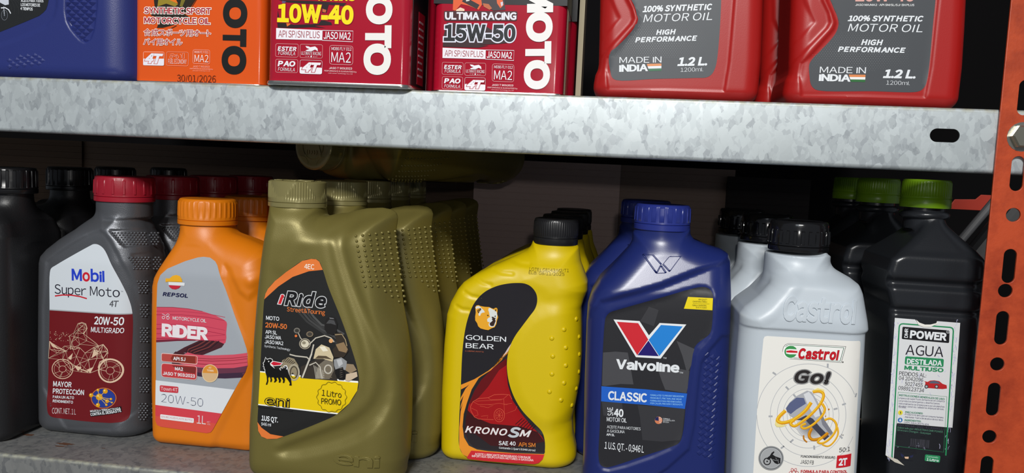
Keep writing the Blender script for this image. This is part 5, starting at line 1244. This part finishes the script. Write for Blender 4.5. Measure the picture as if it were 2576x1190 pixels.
# red tins
def red_face(b, dx=0., two=False):
    T = b.T; w_ = (240, 236, 242); r = (172, 18, 44)
    b.P(w_, [(175, 350), (752, 378), (748, 503), (173, 488)], 'lettering'); b.S(w_, 7, [(752, 380), (1132, 388), (1128, 522), (748, 503)], 'lettering', closed=True)
    T('API SP/SN PLUS', 202, 464, 718, 478, 78, (150, 22, 46), b=.0); T('JASO MA2', 766, 486, 1102, 498, 84, w_, b=.02)
    badge(b, 170, 544, 282, 170); badge(b, 474, 552, 280, 176); badge(b, 170, 738, 276, 170); badge(b, 842, 566, 290, 244, (248, 214, 214))
    T('ESTER', 194, 632, 428, 640, 50, w_, b=.05, sh=.15); T('FORMULA', 202, 684, 412, 692, 44, w_, b=.0, sh=.15); T('PAO', 194, 826, 414, 832, 64, w_, b=.06, sh=.15); T('FORMULA', 198, 884, 408, 892, 40, w_, b=.0, sh=.15)
    b.P(w_, [(540, 574), (580, 580), (600, 590), (660, 580), (690, 604), (696, 640), (660, 620), (620, 638), (560, 640), (540, 630), (590, 612), (556, 600)], 'picture'); T('ULTIMATE RACING', 488, 684, 736, 692, 40, w_, b=.0, sh=.1); b.C(w_, 612, 706, 10); b.C(w_, 580, 705, 5); b.C(w_, 645, 709, 5); b.S(w_, 2, [(535, 703), (568, 704)]); b.S(w_, 2, [(658, 710), (690, 710)])
    b.P(w_, b.RR([(470, 836), (748, 846), (745, 926), (468, 916)], .2), 'lettering'); b.S(w_, 3, b.RR([(474, 748), (750, 756), (745, 926), (468, 918)], .14), 'lettering', closed=True)
    T('4T', 500, 896, 728, 904, 112, w_, b=.07, sh=.3, ol=r, olw=.05)
    T('M086 FLY 012', 866, 626, 1114, 634, 36, w_, b=.0); T('MA2', 862, 776, 1104, 784, 116, w_, b=.0)
    T('JASO T 903:2023', 834, 862, 1122, 870, 24, (248, 220, 224), b=.02); T('PERFORMANCE IS GUARANTEED by', 776, 892, 1178, 908, 17, (248, 210, 214)); T('Lubrication Technology Co., Ltd', 826, 918, 1126, 930, 11, (248, 200, 206))
xa, xb = U(671, 120, -.006)[0], U(1029, 120, -.006)[0]
t_r1 = tin('crimson oil tin with yellow grade numbers, its bright bottom rim overhanging the shelf edge', xa, xb, -.006, .058, .178, RT)
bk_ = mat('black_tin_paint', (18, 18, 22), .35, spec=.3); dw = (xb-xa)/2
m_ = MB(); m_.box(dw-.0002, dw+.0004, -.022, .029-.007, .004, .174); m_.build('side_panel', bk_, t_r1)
m_ = MB(); m_.box(dw+.0003, dw+.0006, -.006, .012, .006, .060); m_.build('side_label', RT, t_r1)
m_ = MB()
for k in range(9): m_.box(dw+.0005, dw+.0008, -.004, .009-.001*(k % 3), .012+k*.005, .0135+k*.005)
o = m_.build('side_print', ink((170, 150, 155)), t_r1); o['kind'] = 'stuff'
b = Panel(t_r1, -.006, (660, 0, 4.957)); T = b.T; P = lambda c, p, bb='picture': b.P(c, p, bb)
P((36, 22, 26), [(205, 0), (600, 10), (1050, 40), (1010, 78), (830, 60), (800, 160), (745, 160), (740, 60), (300, 30)]); P((36, 22, 26), [(196, 130), (186, 250), (192, 345), (400, 350), (620, 340), (790, 350), (640, 320), (870, 312), (860, 280), (740, 250), (700, 300), (400, 310), (220, 280)])
P((230, 110, 40), [(300, 290), (345, 292), (352, 305), (310, 332)]); P((90, 80, 120), [(250, 10), (300, 20), (280, 44), (246, 40)]); P((196, 100, 60), [(750, 110), (800, 125), (790, 158), (752, 150)])
T('RACING', 700, 8, 1150, 14, 78, (250, 222, 20), b=.04)
T('10W-40', 186, 276, 1134, 306, 214, (246, 226, 10), b=.06, ol=(150, 14, 36), olw=.03)
red_face(b)
vert(b, 'O', 1300, -60, 306, 310, (238, 236, 232), .075); vert(b, 'T', 1286, 316, 600, 316, (238, 236, 232), .075); vert(b, 'O', 1270, 544, 934, 322, (238, 236, 232), .075); b.finish()
xa, xb = U(1088, 120, .026)[0], U(1421, 120, .026)[0]
t_r2 = tin('crimson and black oil tin with black grade numbers outlined in white', xa, xb, .026, .056, .178, RT)
b = Panel(t_r2, .026, (1070, 0, 4.761)); T = b.T; P = lambda c, p, bb='picture': b.P(c, p, bb)
zt_ = b.L(0, 40)[1]; w2 = (xb-xa)/2; m_ = MB(); m_.box(-w2-.0002, w2+.0002, -.028-.00012, .0281, zt_, .174); m_.build('black_upper_band', bk_, t_r2)
b.k = 6
P((226, 92, 40), [(340, -120), (660, -120), (690, 40), (640, 118), (520, 70), (430, 50), (360, 130), (330, 120)]); P((40, 30, 34), [(470, -40), (560, 10), (650, 60), (620, 110), (520, 60), (440, 20)]); P((222, 218, 210), [(480, -60), (540, -70), (530, 10), (490, 20)]); P((60, 50, 56), [(660, -80), (800, -60), (940, -40), (960, 120), (820, 130), (680, 60)]); P((190, 100, 60), [(690, 40), (760, 50), (800, 100), (770, 120), (700, 80)]); P((228, 100, 50), [(850, -40), (920, -20), (940, 60), (900, 100), (860, 40)]); P((210, 206, 220), [(900, 30), (930, 20), (930, 60), (912, 80)])
P((240, 210, 180), [(370, 120), (420, 90), (470, 110), (470, 140), (370, 140)])
P((50, 22, 28), [(222, 420), (210, 560), (380, 566), (640, 570), (760, 545), (640, 540), (900, 524), (1040, 510), (700, 300), (260, 270)])
b.P((66, 18, 28), b.RR([(222, 132), (1106, 136), (1098, 252), (226, 250)], .2), 'picture'); T('ULTIMA RACING', 236, 236, 1090, 240, 86, (232, 232, 240), b=.05)
T('15W-50', 222, 494, 1078, 502, 194, (24, 28, 34), b=.055, ol=(228, 230, 244), olw=.06)
v0 = b.view; b.view = (1070+(210-175*.9)/4.761-0, (572-350*.893)/4.761, 4.761/.893); red_face(b); b.view = v0
vert(b, 'M', 1222, -210, 155, 300, (240, 238, 236), .08); vert(b, 'O', 1212, 148, 506, 300, (240, 238, 236), .075); vert(b, 'T', 1200, 498, 764, 300, (240, 238, 236), .075); vert(b, 'O', 1186, 722, 1072, 296, (240, 238, 236), .075)
b.finish()

# blue bottle at upper left
NB = mat('navy_blue_plastic', (38, 48, 112), .36, bump=.2, bscale=1400)
b = Bottle('oil_bottle', 'navy blue oil bottle with diamond studded grip, top left, beside the orange tin', 'bottle', .018, .072, .024, (160, -250), z0=SH)
b.view = (0, 0, 5.666)
xR = -.3265-b.x0; xL = xR-.150
b.out = [(xL+.004, 0), (xL, .006), (xL-.001, .10), (xL+.004, .150), (xL+.03, .192), (xL+.045, .2), (xL+.083, .2), (xR-.012, .185), (xR-.002, .165), (xR, .12), (xR, .006), (xR-.004, 0)]
b.f_poly([(945, -900), (928, 160), (950, 300), (1000, 400), (1080, 500), (1150, 570), (1215, 600), (1280, 560), (1330, 430), (1372, 100), (1380, -900)], -.0022, .0022, 0)
b.f_poly([(-600, 700), (0, 640), (200, 570), (450, 470), (650, 370), (760, 240), (800, 100), (820, -1000), (-600, -1000)], -.0014, .004, 0)
b.build(NB, [(0, .033), (.01, .036), (.15, .036), (.19, .024), (.3, .02)], neck=(xL+.064, .020, .19, .212), k=.01, blurn=8)
cap_mesh('cap', (xL+.064, 0), .207, .235, .023, mat('blue_cap_plastic', (38, 50, 128), .3), b.root, ribs=24, amp=.03, ring=.2)
dmn = MB()
def pyr(c, hw, hh, h, nrm):
    c = np.array(c); dmn.add([c+[-hw, 0, 0], c+[0, 0, -hh], c+[hw, 0, 0], c+[0, 0, hh], c+nrm*h], [(0, 1, 4), (1, 2, 4), (2, 3, 4), (3, 0, 4)])
hull = [(950, -700), (935, 160), (955, 290), (1005, 390), (1085, 490), (1150, 555), (1212, 585), (1270, 550), (1318, 430), (1362, 100), (1370, -700)]
hX = np.array(hull, float)
for r_ in range(-14, 12):
    for c_ in range(-1, 6):
        x = 950+c_*122+(61 if r_ % 2 else 0)-r_*(-4); y = 35+r_*54
        if y > 600 or float(poly_sd(np.array([float(x)]), np.array([float(y)]), hX)[0]) > 8: continue
        c = b.P3(x, y)
        if c is None: continue
        pyr(c, .0039, .0033, .0021, b.norm(c[0], c[2]))
o = dmn.build('diamond_studs', NB, b.root); o['kind'] = 'stuff'
dmn = MB()
for r_ in range(4):
    for c_ in range(5):
        x = 130+c_*105+(50 if r_ % 2 else 0); y = 950-c_*24-r_*36 if False else 945-r_*42-c_*10+(0)
        if r_ == 3 and (c_ < 1 or c_ > 3): continue
        c = b.P3(x, y)
        if c is None: continue
        pyr(c, .0030, .0020, .0007, b.norm(c[0], c[2]))
o = dmn.build('small_studs', NB, b.root); o['kind'] = 'stuff'
b.P((34, 36, 38), [(-380, -700), (676, -700), (676, 0), (662, 70), (640, 130), (600, 175), (540, 222), (330, 312), (0, 445), (-200, 520), (-360, 540)])
for k in range(7): b.S((50, 52, 54), 5, [(40+28*k, -60), (120+40*k, 20), (150+50*k, 110), (130+60*k, 220-10*k)], 'label')
T = b.T; T('ACEITE PARA TODOS', 285, 24, 606, 30, 34, WHT, b=.03); T('LOS MOTORES DE', 282, 82, 558, 92, 38, WHT, b=.03); T('4 TIEMPOS', 278, 138, 452, 148, 38, WHT, b=.03)
b.RG((96, 100, 108), 8, 50, 212, 44, 72); b.RG((60, 64, 70), 5, 50, 212, 26, 42); b.C((110, 116, 126), 50, 214, 10, 14)
b.P((200, 206, 216), [(-60, 0), (0, -40), (110, -20), (112, 60), (60, 70), (0, 40)], 'picture'); b.S((220, 224, 230), 14, [(0, 110), (60, 105), (110, 135), (140, 190)]); b.S((200, 206, 216), 8, [(40, 90), (48, 200)])
b.finish()

# red jugs
RJ = mat('red_jug_plastic', (166, 24, 21), .38, bump=.07, bscale=1500)
def jug(label, view, k_, yf, px0, mir, out_l, out_r, ribs, lab):
    pass
b = Bottle('oil_jug', 'red oil jug with dark grey label at the right end, beside the orange post', 'jug', .010, .066, .012, (2180, 60), z0=SH, group='red oil jugs')
b.view = (1880, 0, 4.103); bj2 = b
b.outline([(240, 1040), (245, 990), (262, 905), (290, 850), (300, 800), (320, 300), (330, 0), (340, -250)], [(2262, -250), (2255, 0), (2240, 300), (2215, 700), (2180, 1000), (2170, 1080)], rb=.005)
hj = .155
xl_ = b.out[8][0] if False else min(p[0] for p in b.out); xr_ = max(p[0] for p in b.out)
bot = [p for p in b.out if p[1] < .085]
i_ = max(range(len(b.out)), key=lambda i: b.out[i][1])
left_ = [p for p in b.out if p[0] < 0]; right_ = [p for p in b.out if p[0] >= 0]
b.out = left_+[(left_[-1][0]+.002, hj), (left_[-1][0]+.014, hj+.02), (-.022, hj+.032), (.022, hj+.032), (right_[0][0]-.012, hj+.022), (right_[0][0], hj)]+right_
b.f_poly([(590, -600), (600, 0), (700, 220), (560, 380), (360, 570), (290, 660), (-400, 1100), (-400, -600)], -.0010, .0030, 0)
b.f_poly([(770, -600), (775, 0), (840, 130), (858, 230), (825, 290), (545, 580), (290, 830), (-400, 1400), (-400, -600)], -.0016, .0030, 0)
b.f_poly([(800, -600), (820, 0), (868, 110), (912, 230), (890, 300), (670, 550), (560, 650), (540, 760), (560, 985), (1200, 990), (1840, 1010), (1900, 700), (1975, 0), (1985, -600)], -.0012, .0022, 0)
b.build(RJ, [(0, .031), (.008, .033), (hj, .033), (hj+.03, .024), (.3, .02)], neck=(0, .019, hj+.02, hj+.048), k=.01, blurn=6)
cap_mesh('cap', (0, 0), hj+.044, hj+.070, .022, mat('black_cap_plastic', (30, 30, 32), .33), b.root, ribs=30, amp=.02, ring=.2)
def jug_art(b, extra=True, gc=(92, 94, 98)):
    T = b.T; P = lambda c, p, bb='label': b.P(c, p, bb)
    # stipple dots
    dots_ = []
    V = []; Fc = []
    for r_ in range(24):
        for c_ in range(40):
            x = 640+c_*26+(13 if r_ % 2 else 0); y = 330+r_*18
            edge = 955-(y-320)*1.12 if y < 560 else 650
            if x < edge+20 or y > 760-(x-650)*.05: continue
            a = 1.15*(1-abs(x-1150)/760)*(1-abs(y-540)/330); 
            if a <= .12: continue
            rr = 5.0*min(a, .85)+.6
            n = len(V); V += [(x+rr, y), (x, y+rr*1.1), (x-rr, y), (x, y-rr*1.1)]; Fc.append((n, n+1, n+2, n+3))
    q = b.LL(V); s_flat = b.flat; b.flat = b.surf(0.02, .03)+.0; b._put('label', q, [f[::-1] for f in Fc], (132, 135, 138)); b.flat = s_flat
    if extra: T('10W-40', 1118, 12, 1730, 12, 120, (222, 170, 160), b=.04); T('JASO MA/MA2 · API SM/SL/SJ/ SN PLUS', 1116, 58, 1728, 60, 22, (226, 228, 228), b=.02)
    T('100% SYNTHETIC', 1040, 216, 1820, 220, 58, WHT, b=.05, sh=.22); T('MOTOR OIL', 1040, 322, 1812, 330, 80, WHT, b=.0, sh=.2)
    T('HIGH', 1178, 462, 1402, 466, 58, WHT, b=.05, sh=.22); T('PERFORMANCE', 938, 532, 1636, 544, 54, WHT, b=.05, sh=.22)
    T('MADE IN', 750, 750, 1226, 756, 64, WHT, b=.0); T('INDIA', 740, 834, 1066, 842, 74, WHT, b=.05)
    for k, c in enumerate(((226, 140, 84), (238, 238, 236), (50, 110, 60))): P(c, [(1050+k*8, 768+k*25), (1224-k*1, 770+k*25), (1222-k*1, 795+k*25), (1058+k*8, 793+k*25)], 'picture')
    T('1.2 L.', 1404, 804, 1740, 810, 90, WHT, b=.06, sh=.2); T('1200ml.', 1436, 872, 1680, 878, 42, WHT, b=-.01)
lab = [(640, 680), (652, 640), (690, 590), (760, 520), (880, 390), (925, 320), (946, 240), (930, 160), (900, 90), (862, 0), (800, -120), (780, -300), (1960, -300), (1948, 0), (1925, 220), (1880, 700), (1860, 820), (1838, 890), (1800, 930), (1740, 948), (1300, 940), (740, 932), (690, 910), (660, 870), (645, 780)]
b.P((76, 79, 83), lab, sm='c'); jug_art(b); b.finish()
dup(b.root, (b.x0-.008, b.ym+.070, SH), 'red oil jug in the second row, dark in the gap between the two front jugs')
# the left jug: same mould, turned a little, its own print
dj = Bottle('oil_jug', 'red oil jug with scuffed grey label, beside the crimson and black tin', 'jug', .010, .066, .012, (1675, 60), z0=SH, group='red oil jugs')
dj.out = bj2.out; dj.xs, dj.zs, dj.H, dj.d2, dj.R = bj2.xs, bj2.zs, bj2.H, bj2.d2, bj2.R
for nm in ('body', 'cap'):
    src = [c for c in bpy.data.objects if c.parent == bj2.root and c.name.split('.')[0] == nm][0]; c = src.copy(); COL.objects.link(c); c.parent = dj.root
b = dj; vA = (1420, 0, 3.967)
# view that maps the right jug's label coordinates onto this jug
xr_target = U(1890, 120, dj.ym)[0]; dj.root.location[0] = dj.x0 = U(1892, 200, .055)[0]-max(p[0] for p in bj2.out)
b.view = vA
lab = [(444, 560), (458, 515), (508, 478), (635, 352), (694, 275), (718, 200), (718, 130), (694, 50), (668, 0), (630, -120), (620, -300), (1570, -300), (1566, 0), (1548, 350), (1520, 620), (1500, 690), (1470, 740), (1420, 770), (1300, 776), (900, 786), (520, 798), (475, 770), (455, 700), (442, 620)]
b.P((86, 89, 93), lab, sm='c'); T = b.T
V = []; Fc = []
for r_ in range(22):
    for c_ in range(40):
        x = 460+c_*24+(12 if r_ % 2 else 0); y = 210+r_*17
        if x < (690-(y-250)*1.05 if y < 470 else 462) or y > 600-(x-460)*.03: continue
        a = 1.15*(1-abs(x-880)/600)*(1-abs(y-420)/300)
        if a <= .12: continue
        rr = 4.6*min(a, .85)+.6; n = len(V); V += [(x+rr, y), (x, y+rr*1.1), (x-rr, y), (x, y-rr*1.1)]; Fc.append((n, n+1, n+2, n+3))
q = b.LL(V); b.flat = b.surf(.02, .03); b._put('label', q, [f[::-1] for f in Fc], (150, 153, 156)); b.flat = None
T('100% SYNTHETIC', 780, 120, 1475, 96, 60, WHT, b=.05, sh=.22); T('MOTOR OIL', 786, 220, 1475, 196, 74, WHT, b=.0, sh=.2); T('HIGH', 915, 346, 1112, 340, 50, WHT, b=.05, sh=.22); T('PERFORMANCE', 706, 422, 1325, 404, 50, WHT, b=.05, sh=.22)
T('MADE IN', 548, 628, 968, 622, 58, WHT); T('INDIA', 546, 716, 832, 708, 70, WHT, b=.05)
for k, c in enumerate(((226, 150, 100), (232, 234, 240), (70, 120, 90))): b.P(c, [(822+k*8, 636+k*24), (968, 632+k*24), (968, 656+k*24), (830+k*8, 660+k*24)], 'picture')
T('1.2 L.', 1128, 658, 1425, 652, 84, WHT, b=.06, sh=.2); T('1200ml.', 1158, 716, 1385, 710, 40, WHT, b=-.01); b.finish()
# deeper goods of the upper shelf
dup(t_r2, (t_r2.location[0]+.004, t_r2.location[1]+.062, SH), 'crimson and black oil tin in the second row, mostly hidden')
dup(t_r1, (t_r1.location[0]+.002, t_r1.location[1]+.064, SH), 'crimson oil tin in the second row behind the overhanging one')
bs = MB(); bs.box(-.60, .36, .44, .444, SH, .62); o = bs.build('rear_shade_sheet', mat('black_rear_shade', (16, 15, 17), .9, spec=.08)); o['label'] = 'black sheet added for the shade at the rear of the upper shelf'; o['category'] = 'panel'  # added black sheet standing in for the shade deep in the upper shelf
gs = U(1463, 60, .09); m_ = MB(); m_.box(-.0022, .0022, 0, .03, 0, .16)
t = thing('carton', 'narrow beige carton edge in the gap between the tin and the first red jug', 'carton', (gs[0], .09, SH)); m_.build('panel', mat('beige_card', (170, 160, 135), .8), t)
